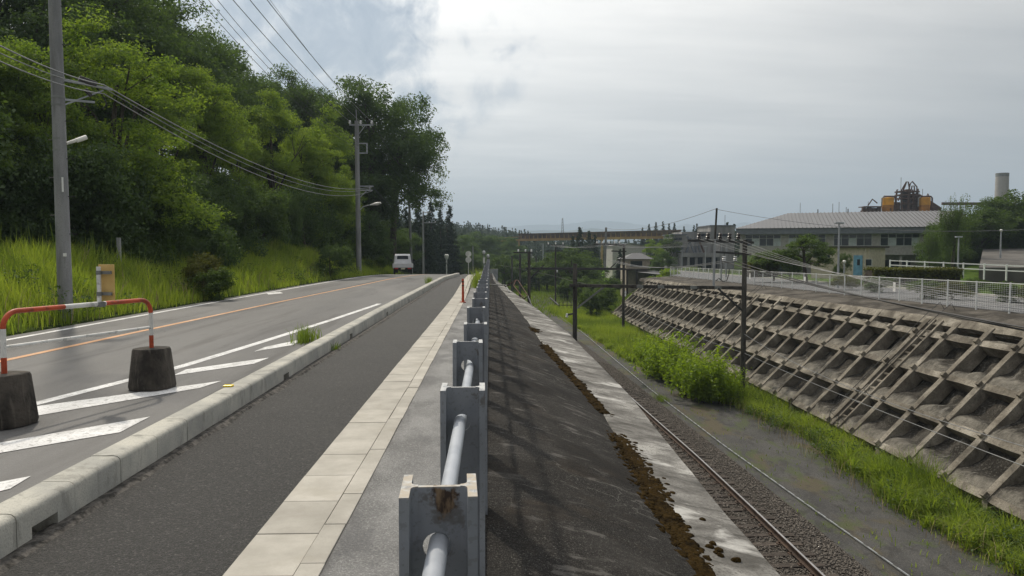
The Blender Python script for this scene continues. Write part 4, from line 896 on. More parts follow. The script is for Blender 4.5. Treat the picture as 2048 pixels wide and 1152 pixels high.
# ------------------------------------------------------------------ the small white pickup
def truck():
    b = ad(806, 548, 62.); b.z = road_z(62.)+.005
    t = thing('pickup_truck', 'small white flatbed pickup driving away over the crest of the road', 'truck', tuple(b), R(7.5)); wd = .80; t.scale = (1.04, 1, .87)
    cabp = [(1.55, .55), (1.55, 1.75), (1.75, 1.93), (2.6, 1.93), (3.15, 1.2), (3.3, .9), (3.3, .45), (1.6, .45)]
    mb = MB(); P = [(yy, z) for yy, z in cabp]; n = len(P)
    def inset(z): return wd-.03-.16*sstep(z, 1.1, 1.93)
    vs = [(-inset(z), yy, z) for yy, z in P]+[(inset(z), yy, z) for yy, z in P]
    mb.add(vs, [(i, (i+1) % n, n+(i+1) % n, n+i) for i in range(n)]+[tuple(range(n-1, -1, -1)), tuple(range(n, 2*n))]); cabo = mb.build('cab', 'truck_white', t, bevel=.05)
    w_ = MB(); w_.prism([(-.46, 1.42), (.46, 1.42), (.44, 1.72), (.36, 1.76), (-.36, 1.76), (-.44, 1.72)], 1.53, 1.545); w_.build('rear_window', 'dark_glass', cabo)
    for x in (-.16, .16): MB().box(x-.012, x+.012, 1.52, 1.529, 1.42, 1.76).build('window_bar', 'black_rubber', cabo)
    MB().box(-wd+.02, wd-.02, .05, 1.5, .62, .70).build('bed_floor', 'truck_white', t)
    for s in (-1, 1): MB().box(s*wd-.02, s*wd+.02, .03, 1.5, .62, 1.0).build('side_gate', 'truck_white', t, bevel=.01)
    tg = MB().box(-wd-.01, wd+.01, -.02, .022, .64, 1.02).build('tailgate', 'truck_white', t, bevel=.012)
    MB().box(-wd, wd, -.035, -.021, .97, 1.0).box(-wd, wd, -.03, -.0205, .80, .815).build('gate_rib', 'truck_white', tg)
    MB().box(-.7, .7, .0, 3.2, .42, .60).build('chassis', 'rust_dark', t); MB().box(-.74, .74, -.06, .02, .44, .62).build('rear_panel', 'black_rubber', t, bevel=.02)
    for s in (-1, 1):
        MB().box(s*.52-.14, s*.52+.14, -.09, -.061, .49, .60).build('tail_lamp', 'tail_red', t, bevel=.01)
        for yy in (.62, 2.75):
            wl = MB().tube([(s*.60, yy, .27), (s*.745, yy, .27)], .27, 20).build('wheel', 'black_rubber', t, smooth=True)
            MB().tube([(s*.745, yy, .27), (s*.752, yy, .27)], .16, 14).build('rim', 'galv', wl)
        MB().box(s*.55-.16, s*.55+.16, .28, .30, .12, .42).build('mud_flap', 'black_rubber', t)
        MB().tube([(s*.80, 2.75, 1.25), (s*.93, 2.7, 1.3)], .015, 6).box(s*.93-.06, s*.93+.06, 2.68, 2.72, 1.18, 1.42).build('mirror', 'black_rubber', t)
    MB().box(-.165, .165, -.10, -.062, .46, .60).build('number_plate', 'plate_yellow', t)
truck()

# ------------------------------------------------------------------ vegetation
def unit(v): return v/np.maximum(1e-6, np.linalg.norm(v, axis=-1, keepdims=True))
def leaf_quads(rg, pos, outward, size, up=.55, asp=.55):
    n = len(pos); nm = unit(rg.standard_normal((n, 3))*.75+np.array([0, 0, up])+.5*outward)
    tn = unit(np.cross(nm, rg.standard_normal((n, 3)))); bt = np.cross(nm, tn)
    s = (size*rg.uniform(.6, 1.35, n))[:, None]
    fold = nm*s*.12
    return np.stack([pos-tn*s*.5, pos+bt*s*asp*.5+fold, pos+tn*s*.5, pos-bt*s*asp*.5+fold], 1)
def crown_mesh(name, rg, lobes, n_cl, n_leaf, cl_r, size, mt, flat=.65, up=.55, asp=.55):
    """lobes: (centre, radii); leaf clumps sit in the outer part of each lobe"""
    w_ = np.array([r[0]*r[1]+r[0]*r[2] for _, r in lobes]); w_ = w_/w_.sum(); Q = []
    for (c, r), ww in zip(lobes, w_):
        k = max(4, int(n_cl*ww)); d = unit(rg.standard_normal((k, 3))); d[:, 2] = np.where(d[:, 2] < -.55, -d[:, 2], d[:, 2])
        rad = rg.uniform(.45, 1.0, (k, 1))**.6; cc = np.array(c)+d*np.array(r)*rad
        for q, dd in zip(cc, d):
            m = int(n_leaf*rg.uniform(.5, 1.4)); rr = cl_r*rg.uniform(.6, 1.35)
            p = unit(rg.standard_normal((m, 3)))*(rg.random((m, 1))**.45)*rr*np.array([1, 1, flat])
            Q.append(leaf_quads(rg, q+p, unit(p+dd*rr*.6), size, up, asp))
    V = np.concatenate(Q); n = len(V)
    return fast_mesh(name, V, np.arange(n*4).reshape(n, 4), None, mt)
def limb_mesh(rg, name, H, r0, tips, fork=.35, wob=.04):
    mb = MB(); tp = [Vector((wob*H*rg.uniform(-1, 1)*k, wob*H*rg.uniform(-1, 1)*k, H*z)) for k, z in ((0, -.05), (.3, .2), (.6, .45), (1, .75))]
    mb.tube(tp, [r0*1.25, r0, r0*.72, r0*.3], 9)
    for c in tips:
        c = Vector(c); z0 = min(fork*H+rg.uniform(0, .25)*H, c.z-.05*H); f = max(0, min(1, z0/(.75*H))); st = tp[1].lerp(tp[3], f)
        st.z = z0; mid = st.lerp(c, .5)+Vector((0, 0, .05*H)); mb.tube([st, mid, c], [r0*.42, r0*.27, r0*.07], 6)
        for k in range(3):
            e = c+Vector(rg.uniform(-1, 1, 3))*H*.11; mb.tube([mid.lerp(c, .3), mid.lerp(e, .6), e], [r0*.16, r0*.11, r0*.03], 5)
    return mb.mesh(name, 'bark', smooth=True)
PROTO = {}
def proto(key, seed, kind, leaf, n_cl=280, n_leaf=60, size=.17):
    rg = np.random.default_rng(seed); H = 10.
    if kind == 'locust':      # airy, layered sprays, several rising leaders
        lobes = [((rg.uniform(-1.6, 1.6), rg.uniform(-1.6, 1.6), rg.uniform(3.0, 9.0)), (rg.uniform(1.0, 1.9), rg.uniform(1.0, 1.9), rg.uniform(.6, 1.1))) for _ in range(11)]
        lobes += [((rg.uniform(-2.2, 2.2), rg.uniform(-2.2, 2.2), rg.uniform(1.6, 3.2)), (1.7, 1.7, 1.0)) for _ in range(4)]
        lobes += [((rg.uniform(-.8, .8), rg.uniform(-.8, .8), 9.0), (1.0, 1.0, 1.0)), ((0, 0, 7.6), (1.9, 1.9, 1.2)), ((0, 0, 4.5), (2.3, 2.3, 1.6))]
        cr = crown_mesh('crown', rg, lobes, n_cl, n_leaf, .55, size, leaf, .5, .5, .5)
    elif kind == 'broad':
        lobes = [((0, 0, 6.6), (2.6, 2.6, 2.2))]
        for k in range(11):
            a = k*2.4+rg.uniform(-.4, .4); z = rg.uniform(3.2, 8.6); rr = 2.5*math.sqrt(max(.1, 1-((z-5.8)/4.2)**2)); lobes.append(((rr*math.cos(a), rr*math.sin(a), z), (rg.uniform(1., 1.6), rg.uniform(1., 1.6), rg.uniform(.8, 1.2))))
        lobes.append(((rg.uniform(-.6, .6), 0, 8.9), (1.2, 1.2, 1.0)))
        cr = crown_mesh('crown', rg, lobes, n_cl, n_leaf, .62, size, leaf, .7)
    elif kind == 'bush':
        lobes = [((rg.uniform(-2.8, 2.8), rg.uniform(-2.8, 2.8), rg.uniform(1.5, 6.5)), (rg.uniform(1.6, 2.8), rg.uniform(1.6, 2.8), rg.uniform(1.4, 2.6))) for _ in range(8)]+[((0, 0, 5.5), (3, 3, 3.6))]
        cr = crown_mesh('crown', rg, lobes, n_cl, n_leaf, .9, size, leaf, .8)
    elif kind == 'conifer':
        Q = []; z = 1.0
        while z < 9.9:
            rr = 2.0*(1-z/10.2)**.85+.12; nb = max(4, int(11*rr/1.6))
            for k in range(nb):
                a = rg.uniform(0, 6.28); L = rr*rg.uniform(.7, 1.15); m = int(22*L)+6; f = rg.random(m)**.7
                p = np.stack([np.cos(a)*L*f, np.sin(a)*L*f, z-.30*L*f**1.5+.10*L*f], -1)+rg.normal(0, .10, (m, 3))
                Q.append(leaf_quads(rg, p, np.tile([math.cos(a), math.sin(a), .2], (m, 1)), .30, .4, .4))
            z += .26
        V = np.concatenate(Q); cr = fast_mesh('crown', V, np.arange(len(V)*4).reshape(-1, 4), None, leaf); lobes = []
    elif kind == 'weed':      # spray of pinnate stems
        Q = []
        for k in range(64):
            a = rg.uniform(0, 6.28); L = rg.uniform(3, 10); ln = rg.uniform(.1, .6); m = 46; f = np.linspace(.25, 1, m)
            base = np.array([rg.normal(0, 1.5), rg.normal(0, 1.5), 0]); p = base+np.stack([np.cos(a)*L*ln*f**1.6, np.sin(a)*L*ln*f**1.6, L*f*(1-.25*f*ln)], -1)+rg.normal(0, .28, (m, 3))
            Q.append(leaf_quads(rg, p, np.tile([math.cos(a), math.sin(a), .3], (m, 1)), size, .7, .42))
        V = np.concatenate(Q); cr = fast_mesh('crown', V, np.arange(len(V)*4).reshape(-1, 4), None, leaf); lobes = []
    elif kind == 'willow':
        lobes = [((rg.uniform(-1.8, 1.8), rg.uniform(-1.8, 1.8), rg.uniform(6, 9)), (1.5, 1.5, 1.2)) for _ in range(8)]; Q = []
        for k in range(330):
            c = np.array(lobes[k % 8][0])+unit(rg.standard_normal(3))*1.4; L = rg.uniform(1.5, 5); m = int(L*11)
            f = np.linspace(0, 1, m); p = c+np.stack([f*rg.uniform(-.4, .4), f*rg.uniform(-.4, .4), -L*f], -1)+rg.normal(0, .06, (m, 3))
            Q.append(leaf_quads(rg, p, np.tile([0, 0, -1.], (m, 1)), .22, .1, .35))
        V = np.concatenate(Q); cr = fast_mesh('crown', V, np.arange(len(V)*4).reshape(-1, 4), None, leaf)
    tips = [c for c, r in lobes if c[2] > 3.3][:10]
    if kind == 'bush': tips = [(x*.7, y_*.7, z) for x, y_, z in [c for c, _ in lobes]][:5]
    if kind == 'weed': tips = [(rg.uniform(-2, 2), rg.uniform(-2, 2), rg.uniform(4, 7)) for _ in range(6)]
    tr = limb_mesh(rg, 'trunk', H, {'bush': .16, 'weed': .12, 'locust': .17, 'conifer': .2}.get(kind, .24), tips, .1 if kind in ('bush', 'weed') else .32)
    PROTO[key] = (tr, cr)
for k in range(3): proto('locust%d' % k, 20+k, 'locust', 'leaf_locust', 420, 125, .115)
for k in range(3): proto('dark%d' % k, 40+k, 'broad', 'leaf_dark', 330, 125, .13)
for k in range(2): proto('mid%d' % k, 50+k, 'broad', 'leaf_mid', 240, 56, .22)
for k in range(2): proto('shade%d' % k, 60+k, 'bush', 'leaf_dark', 240, 80, .25)
for k in range(2): proto('conifer%d' % k, 70+k, 'conifer', 'leaf_conifer')
proto('weed0', 80, 'weed', 'leaf_bright', size=.62); proto('weed1', 81, 'weed', 'leaf_bright', size=.62)
proto('low', 84, 'bush', 'leaf_mid', 200, 56, .30); proto('bushm', 85, 'bush', 'leaf_mid', 170, 50, .40); proto('bushb', 86, 'bush', 'leaf_bright', 170, 50, .42); proto('willow', 90, 'willow', 'leaf_mid'); proto('topiary', 91, 'bush', 'leaf_hedge', 260, 70, .30)
TC = [0]
def tree(key, x, y, h, wd=1., label='', cat='tree', group=None, z=None, rz=None, name='tree', sink=.2):
    tr, cr = PROTO[key]; z = ground_z(x, y) if z is None else z; TC[0] += 1
    t = thing(name, label, cat, (x, y, z-sink), TC[0]*2.399 if rz is None else rz, group); s = h/10.
    ob('trunk', tr, t, scale=(s*wd, s*wd, s)); ob('crown', cr, t, scale=(s*wd, s*wd, s)); return t
def tree_at(key, px, ytop, d, wd, label, group=None, cat='tree', z=None, name='tree', **k):
    p = ad(px, ytop, d); z = ground_z(p.x, p.y) if z is None else z; h = (p.z-z)/.98
    return tree(key, p.x, p.y, h, wd*1., label, cat, group, z, name=name, **k)
LL = 'yellow-green locust tree at the front of the wood above the tall grass'; GL = 'locust trees along the wood edge'
for i, (px, yt, d, wd) in enumerate(((-60, 60, 27, 1.05), (75, 78, 29, .95), (215, 30, 31, 1.15), (330, 190, 40, .9), (405, 138, 45, 1.0), (475, 240, 49, .9), (545, 182, 54, .95), (605, 265, 58, .9), (650, 212, 63, .85), (690, 330, 68, .8))):
    tree_at('locust%d' % (i % 3), px, yt, d, wd, LL, GL, name='locust_tree')
LD = 'tall dark broadleaf tree rising behind the locusts on the left slope'; GD = 'dark trees on the slope'
for i, (px, yt, d, wd) in enumerate(((-150, -120, 36, 1.1), (-20, -150, 40, 1.1), (120, -140, 47, 1.05), (240, -90, 52, 1.0), (300, -20, 58, .95), (398, 66, 66, .95), (482, 98, 74, .9), (548, 138, 80, .85), (600, 165, 84, .85), (648, 196, 88, .85), (280, 60, 70, 1.1), (480, 170, 86, 1.1), (150, 0, 62, 1.2), (600, 220, 98, 1.0))):
    tree_at('dark%d' % (i % 3), px, yt, d, wd, LD, GD, name='broadleaf_tree')
tree_at('dark1', 742, 158, 80, 1.0, 'massive dark broadleaf tree overhanging the road beside the lamp pole', name='broadleaf_tree')
tree_at('dark0', 782, 205, 86, .85, 'broad dark tree forming the right flank of the roadside wood', name='broadleaf_tree')
tree_at('dark2', 700, 240, 78, 1.0, 'dark tree tucked between the lamp pole and the wood', name='broadleaf_tree')
GU = 'shady understorey under the wood'; LU = 'dark leafy understorey shrub at the foot of the wood'
for i in range(30):
    f = i/29; px = -120+860*f; d = 26+46*f**1.1; p = ad(px, 500, d+random.uniform(-1.5, 2.5))
    x = min(p.x, -15.0+road_sh(p.y)+2.5*sstep(p.y, 40, 70)); z = bank(x, p.y)
    tree('shade%d' % (i % 2), x, p.y, random.uniform(5.0, 8.0), random.uniform(.75, 1.0), LU, 'shrub', GU, z, name='shrub', sink=.5)
for i, (px, d) in enumerate(((-40, 25.5), (30, 26), (95, 27), (165, 28), (235, 29), (300, 31), (355, 33.5), (405, 36), (455, 38.5), (505, 41), (550, 43.5), (595, 46), (635, 49), (668, 53), (690, 58))):
    p = ad(px, 500, d); x = min(p.x, -14.6+road_sh(p.y)+1.0*sstep(p.y, 38, 55)); tree(('shade0', 'shade1', 'low')[i % 3 if i % 2 else 0], x, p.y, random.uniform(4.6, 6.6), random.uniform(.7, .9), 'leafy bush closing the wood edge behind the tall grass', 'bush', 'bushes along the wood edge', bank(x, p.y), name='bush', sink=.5)
for i, (px, yt, d) in enumerate(((812, 415, 125), (836, 402, 132), (862, 406, 140), (880, 420, 145), (899, 412, 150), (850, 430, 120), (790, 395, 135))):
    tree_at('conifer%d' % (i % 2), px, yt, d, .95, 'dark conifer in the group beyond the roadside poles', 'conifers beyond the poles', name='conifer_tree')
for i, (px, yt, d, wd) in enumerate(((775, 440, 92, 1.2), (800, 455, 105, 1.2), (838, 462, 150, 1.2), (868, 470, 160, 1.2), (890, 488, 172, 1.2), (905, 500, 178, 1.2), (925, 470, 175, 1.3), (950, 462, 200, 1.3), (985, 470, 215, 1.3), (1015, 474, 200, 1.2), (940, 500, 150, 1.2), (975, 505, 165, 1.2), (1005, 510, 170, 1.1), (1035, 500, 190, 1.2))):
    tree_at('dark%d' % (i % 3), px, yt, d, wd, 'drooping green tree in the thicket where the road drops away', 'thicket beyond the crest', name='tree')
for i, (px, yt, d) in enumerate(((760, 500, 66), (735, 508, 63), (785, 512, 72), (700, 505, 60))):
    tree_at('bushm', px, yt, d, 1.0, 'light green roadside bush between the mound and the truck', 'bushes by the crest', 'bush', name='bush', sink=.4)
# down in the valley
for i, (px, yt, d, wd, k) in enumerate(((1145, 492, 118, 1.5, 'mid0'), (1120, 505, 126, 1.4, 'mid1'), (1175, 500, 128, 1.3, 'mid0'))):
    tree_at(k, px, yt, d, wd, 'round-headed green tree in the valley beside the slim mast', 'round trees in the valley', z=FLOOR, name='tree')
for i, (px, yt, d) in enumerate(((1160, 455, 165), (1178, 462, 170), (1190, 470, 160), (1146, 472, 175), (1240, 498, 150))):
    tree_at('conifer%d' % (i % 2), px, yt, d, 1.0, 'dark cedar standing in front of the conveyor bridge', 'cedars before the conveyor', z=FLOOR, name='conifer_tree')
for i, (px, yt, d, wd, lab, k) in enumerate(((1304, 478, 128, 1.0, 'pale green poplar-like tree beside the dark roofed house', 'locust0'), (1325, 500, 112, 1.3, 'dark rounded tree between the house and the mesh fence end', 'dark0'), (1340, 468, 150, 1.0, 'dark tree in front of the grey plant', 'mid1'))):
    tree_at(k, px, yt, d, wd, lab)
for i, (px, yt, d) in enumerate(((1335, 530, 92), (1318, 545, 88), (1300, 548, 95), (1350, 534, 97))):
    tree_at('bushb', px, yt, d, .9, 'bright green shrub at the end of the white mesh fence', 'shrubs at the fence end', 'shrub', z=-2.2, name='shrub')
for i, (px, yt, d, s) in enumerate(((1165, 545, 105, 'bushm'), (1195, 552, 98, 'bushm'), (1135, 548, 112, 'bushm'), (1210, 560, 88, 'bushm'), (1180, 570, 82, 'bushm'), (1220, 545, 110, 'bushm'))):
    tree_at(s, px, yt, d, 1.0, 'scrubby bush among the meadow grass beyond the first beam' if s == 'bushm' else 'bright scrub bush close to the far track', 'scrub in the valley' if s == 'bushm' else 'scrub by the far track', 'bush', z=FLOOR, name='bush')
for i in range(16):
    px = 1010+17*i
    if 1170 < px < 1265: continue
    tree_at('bushm' if i % 3 else 'mid0', px, 515+random.uniform(-8, 14), 140+5*(i % 4), 1.1, 'leafy tree on the floor of the valley below the conveyor', 'valley trees', z=FLOOR, name='tree')
# weeds
for i, (px, py, yt, k) in enumerate(((1408, 806, 690, 'weed0'), (1438, 808, 725, 'weed1'), (1372, 790, 705, 'weed1'), (1340, 765, 660, 'weed0'), (1310, 750, 672, 'weed1'), (1290, 728, 672, 'weed0'), (1466, 802, 745, 'weed0'), (1395, 800, 722, 'weed1'), (1322, 758, 690, 'weed1'))):
    q = az(px, py, FLOOR); h = (py-yt)/FPX*q.y; tree(k, q.x, q.y, h*1.1, 1.05, 'bright yellow-green sapling thicket at the foot of the grid wall', 'sapling', 'saplings in the cutting', FLOOR, name='sapling', sink=.05)
q = az(1345, 745, FLOOR); tree('shade0', q.x, q.y, 1.7, 1.0, 'low dark green bush between the bright saplings in the cutting', 'bush', None, FLOOR, name='bush')
for px, py, d, h, k, lab in ((408, 600, 27.5, 2.0, 'topiary', 'dense olive-green bush in the tall grass by the road edge'), (660, 548, 47, 2.6, 'shade0', 'dark bush on the flank of the grassy mound'), (440, 600, 26.5, 1.5, 'bushm', 'smaller leafy bush leaning onto the road edge line')):
    p = ad(px, py, d); tree(k, p.x, p.y, h, 1.0, lab, 'bush', None, bank(p.x, p.y), name='bush')

def blades(name, xs, ys, zs, hs, wd, mt, lean=.35):
    n = len(xs); rg = RNG; a = rg.uniform(0, 6.28, n); l = rg.uniform(.1, 1., n)*lean; b = rg.uniform(0, 6.28, n)
    P = np.stack([xs, ys, zs-.03], -1); w2 = np.stack([np.cos(a), np.sin(a), 0*a], -1)*(wd*rg.uniform(.6, 1.4, n))[:, None]/2
    dr = np.stack([np.cos(b), np.sin(b), 0*b], -1)*(l*hs)[:, None]; up = np.array([0, 0, 1.])*hs[:, None]
    V = np.stack([P-w2, P+w2, P+.55*up+.28*dr-w2*.8, P+.55*up+.28*dr+w2*.8, P+up*(1-.35*l[:, None])+dr], 1)
    i = (np.arange(n)*5)[:, None]
    me = fast_mesh(name, V, i+np.array([0, 1, 3, 2]), i+np.array([2, 3, 4]), mt)
    return tag(ob(name, me), kind='stuff')
def clumpy(x, y, s, k=0.): return np.array([nz(a, b, k, s) for a, b in zip(x, y)])
def verge_grass():
    n = 135000; y = 8+RNG.random(n)**1.7*62; e = .02+RNG.random(n)**.85*9.0
    sh = np.array([road_sh(v) for v in y]); x = -9.85+sh-e
    keep = np.ones(n, bool); x, y, e = x[keep], y[keep], e[keep]
    z = np.array([bank(a, b) for a, b in zip(x, y)]); c = clumpy(x, y, .55)
    h = (.30+.62*np.clip(e/1.3, 0, 1))*(1+.55*c)*RNG.uniform(.55, 1.15, len(x))
    half = clumpy(x, y, .25, 3.)+RNG.normal(0, .15, len(x)) > .12
    blades('tall_grass', x[~half], y[~half], z[~half], h[~half], .022, 'grass_bright', .45); blades('tall_grass', x[half], y[half], z[half], h[half], .022, 'grass_deep', .45)
    # seed heads and reeds above the rest
    n = 420; y = 12+RNG.random(n)*30; e = 2.5+RNG.random(n)*4.5; x = -9.85-e; z = np.array([bank(a, b) for a, b in zip(x, y)])
    blades('reed_stalks', x, y, z, RNG.uniform(1.0, 1.75, n), .035, 'grass_deep', .3)
verge_grass()
plain('dead_stem', (.34, .27, .15), .9, 0, .25, 9.)
def weeds(name, spots, mt, hmax, size, n):
    Q = []
    for x, y, z in spots:
        h = RNG.uniform(.5, 1.)*hmax; m = int(n*RNG.uniform(.5, 1.3)); f = RNG.random(m)
        p = np.stack([x+RNG.normal(0, .20, m), y+RNG.normal(0, .24, m), z+h*(.25+.75*f)], -1); Q.append(leaf_quads(RNG, p, np.tile([0, 0, 1.], (m, 1)), size, .7, .5))
    V = np.concatenate(Q); tag(ob(name, fast_mesh(name, V, np.arange(len(V)*4).reshape(-1, 4), None, mt)), kind='stuff')
sp = []
for k in range(230):
    y = 9+RNG.random()**1.3*48; x = -9.9+road_sh(y)-RNG.uniform(.1, 5.5)
    if nz(x, y, 6., .3) > -.05: sp.append((x, y, bank(x, y)))
weeds('verge_weeds', sp, 'leaf_mid', .95, .10, 90)
n_ = 2600; yy = 9+RNG.random(n_)**1.4*48; xx = -9.9-RNG.random(n_)*6.; blades('dead_stems', xx, yy, np.array([bank(a, b) for a, b in zip(xx, yy)]), RNG.uniform(.4, 1.15, n_), .014, 'dead_stem', .5)
sp = [(RNG.uniform(11.6, 13.2), 13+RNG.random()*45, FLOOR) for k in range(150)]
weeds('trackside_weed_patches', sp, 'leaf_mid', .8, .09, 80)
n_ = 1500; yy = 13+RNG.random(n_)*50; xx = RNG.uniform(11.2, 13.3, n_); blades('dead_stems', xx, yy, np.full(n_, FLOOR), RNG.uniform(.3, .95, n_), .013, 'dead_stem', .6)
def cutting_grass():
    n = 120000; y = 13+RNG.random(n)**1.35*85; x = RNG.uniform(6.2, 13.6, n)
    c = clumpy(x, y, .42); c2 = clumpy(x, y, .16, 5.)
    edge = np.interp(y, [13, 16, 20, 24, 28, 33, 38, 43, 50, 60, 80, 100], [12.4, 12.1, 11.6, 11.9, 12.6, 12.0, 11.0, 10.0, 9.2, 8.9, 8.0, 7.0])
    m = x > edge+.55*c+RNG.normal(0, .18, n)
    sparse = (RNG.random(n) < .02) & (x > 8.6); m |= sparse
    x, y, c, c2, ed = x[m], y[m], c[m], c2[m], edge[m]
    h = np.clip(.18+.75*np.clip((x-ed)/.9, 0, 1), .1, 1.2)*(1+1.0*c)*RNG.uniform(.5, 1.2, len(x))
    h = np.where(y > 36, h*.85, h); z = np.full(len(x), FLOOR)
    k = c2+RNG.normal(0, .2, len(x)) > .05
    blades('trackside_grass', x[k], y[k], z[k], h[k], .026, 'grass_deep', .7); blades('trackside_grass', x[~k], y[~k], z[~k], h[~k], .026, 'grass_bright', .7)
    cx, cy, ch = [], [], []
    for k in range(420):
        y0 = 13+RNG.random()**1.2*60; e0 = float(np.interp(y0, [13, 16, 20, 24, 28, 33, 38, 43, 50, 60, 80, 100], [12.4, 12.1, 11.6, 11.9, 12.6, 12.0, 11.0, 10.0, 9.2, 8.9, 8.0, 7.0]))
        x0 = RNG.uniform(e0+.1, 13.3); m_ = int(RNG.uniform(50, 110)); hh = RNG.uniform(.5, 1.05) if y0 < 34 else RNG.uniform(.35, .7)
        cx.append(x0+RNG.normal(0, .10, m_)); cy.append(y0+RNG.normal(0, .10, m_)); ch.append(hh*RNG.uniform(.6, 1.15, m_))
    cx, cy, ch = np.concatenate(cx), np.concatenate(cy), np.concatenate(ch)
    blades('grass_tussocks', cx, cy, np.full(len(cx), FLOOR), ch, .028, 'grass_bright', 1.15)
    n = 30000; y = 84+RNG.random(n)*80; x = RNG.uniform(3, 40, n); z = np.array([ground_z(a, b) for a, b in zip(x, y)])+.05
    kk = z < -1.6; blades('meadow_grass', x[kk], y[kk], z[kk], RNG.uniform(.3, .9, kk.sum()), .09, 'grass_deep', .5)
cutting_grass()
def tuft(px, py, n, s, h, mt, nm, z0=0.):
    q = az(px, py, z0); x = q.x+RNG.normal(0, s, n); y = q.y+RNG.normal(0, s*2.2, n)
    blades(nm, x, y, np.full(n, z0), RNG.uniform(.3, 1, n)*h, .012, mt, .6)
tuft(610, 682, 260, .10, .42, 'grass_deep', 'kerb_weeds'); tuft(858, 566, 160, .10, .55, 'grass_deep', 'kerb_weeds'); tuft(957, 575, 420, .16, 1.25, 'grass_bright', 'kerb_weeds'); tuft(669, 700, 40, .04, .25, 'grass_deep', 'kerb_weeds')
tuft(1322, 800, 300, .16, .4, 'grass_deep', 'trackside_weeds', FLOOR)

# ------------------------------------------------------------------ buildings on the right
def office():
    A = ad(1472, 457.3, 98.7); B = ad(1843, 452.9, 91.1); gz = -1.5
    u = Vector((B.x-A.x, B.y-A.y, 0)).normalized(); L = 28.5; rz = math.atan2(u.y, u.x); ez = A.z-gz
    t = thing('office_building', 'long two storey office block with grey ribbed metal roof and white walls', 'building', (A.x, A.y, gz), rz)
    # walls: upper storey oversails the ground floor
    MB().box(.5, L-.5, .9, 12, ez-3.5, ez-.3).build('upper_wall', 'wall_white', t)
    MB().box(2.5, L-1, 3.2, 11.5, -1., ez-3.4).build('ground_wall', 'wall_white', t)
    MB().box(0, L, 0, .35, ez-.78, ez).box(0, .35, .351, 13, ez-.78, ez).box(.36, L, .36, 12.9, ez-.72, ez-.5).build('fascia', 'fascia', t)
    r = MB(); rise = 2.55; rd = 12.; hip = 7.0
    rf_ = MB(); rf_.add([(-.15, -.15, ez+.01), (L+.3, -.15, ez+.01), (L+.3, rd, ez+rise), (hip, rd, ez+rise), (-.15, rd*1.9, ez+.01), (L+.3, rd*1.9, ez+.01)], [(0, 1, 2, 3), (0, 3, 4), (3, 2, 5, 4)])
    roof = rf_.build('roof', 'roof_metal', t)
    rib = MB(); n = 56; sl_ = rise/rd
    rm = MB().bar((0, 0, 0), (0, rd+.15, rise), .07, .10).mesh('roof_rib', 'roof_metal')
    for k in range(n):
        x = .3+k*(L-.3)/n
        yl = rd if x > hip else (x+.15)/(hip+.15)*rd
        f = yl/rd; ob('roof_rib', rm, roof, (x, -.16, ez+.04), (0, 0, 0), (1, f, f))
    for k, x in enumerate((8.6, 11.0, 13.8, 15.0, 17.6, 20.5)): MB().tube([(x, rd, ez+rise-.1), (x, rd, ez+rise+(.5 if k % 2 else 1.5))], .03 if k % 2 == 0 else .07, 5).build('roof_mast', 'dark_steel', roof)
    # upper windows in groups of sashes
    x = 1.2; g = 0
    while x < L-4.5:
        wn = MB(); W_, z0, z1 = 4.5, ez-2.30, ez-.85
        wn.box(x, x+W_, .84, .90, z0-.06, z0).box(x, x+W_, .84, .90, z1, z1+.06)
        for k in range(6): wn.box(x+k*W_/5-.03, x+k*W_/5+.03, .85, .895, z0, z1)
        wn.box(x, x+W_, .86, .89, z0+.95, z0+.99)
        w_o = wn.build('window', 'win_frame', t)
        for k in range(5):
            lit = (k+g) % 3
            MB().box(x+k*W_/5+.03, x+(k+1)*W_/5-.03, .87, .885, z0+.99, z1).build('pane', 'dark_glass', w_o)
            MB().box(x+k*W_/5+.03, x+(k+1)*W_/5-.03, .872, .885, z0, z0+.95).build('pane', 'curtain' if lit == 1 else 'dark_glass', w_o)
        x += 5.5; g += 1
    for k in range(4): MB().box(5+6.5*k, 8.6+6.5*k, 3.14, 3.19, .6, 2.2).build('ground_window', 'dark_glass', t)
    for k in range(6): MB().box(2.6+5.8*k, 2.9+5.8*k, 1.2, 1.5, -1, ez-3.5).build('pillar', 'wall_white', t)
office()
def guardhouse():
    a = ad(1622, 545, 76.); b = ad(1738, 545, 72.); gz = a.z-.2; u = b-a; rz = math.atan2(u.y, u.x); L = Vector((u.x, u.y)).length
    t = thing('gatehouse', 'low cream gatehouse with a pale blue door and flat dark eaves', 'building', (a.x, a.y, gz), rz); hh = 2.75
    MB().box(0, L, 0, 5, -.5, hh).build('wall', 'wall_cream', t); MB().box(-.3, L+.3, -.35, 5.3, hh, hh+.16).build('roof', 'wood_dark', t)
    d0 = L*(1708-1622)/116; dr = MB().box(d0, d0+.85, -.06, -.002, 0, 2.0).build('door', 'door_blue', t); MB().box(d0+.35, d0+.62, -.075, -.061, 1.0, 1.6).build('door_window', 'dark_glass', dr)
    d1 = L*(1731-1622)/116; w_ = MB().box(d1-.1, d1+.62, -.05, -.002, .95, 1.65).build('window', 'win_frame', t); MB().box(d1-.05, d1+.57, -.06, -.051, 1.0, 1.6).build('pane', 'dark_glass', w_)
    MB().box(.2, 1.9, -.06, -.002, 1.75, 2.0).build('slot_window', 'dark_glass', t)
    MB().tube([(L-.3, -.2, 0), (L-.3, -.2, hh)], .05, 8).build('downpipe', 'wall_cream', t)
guardhouse()
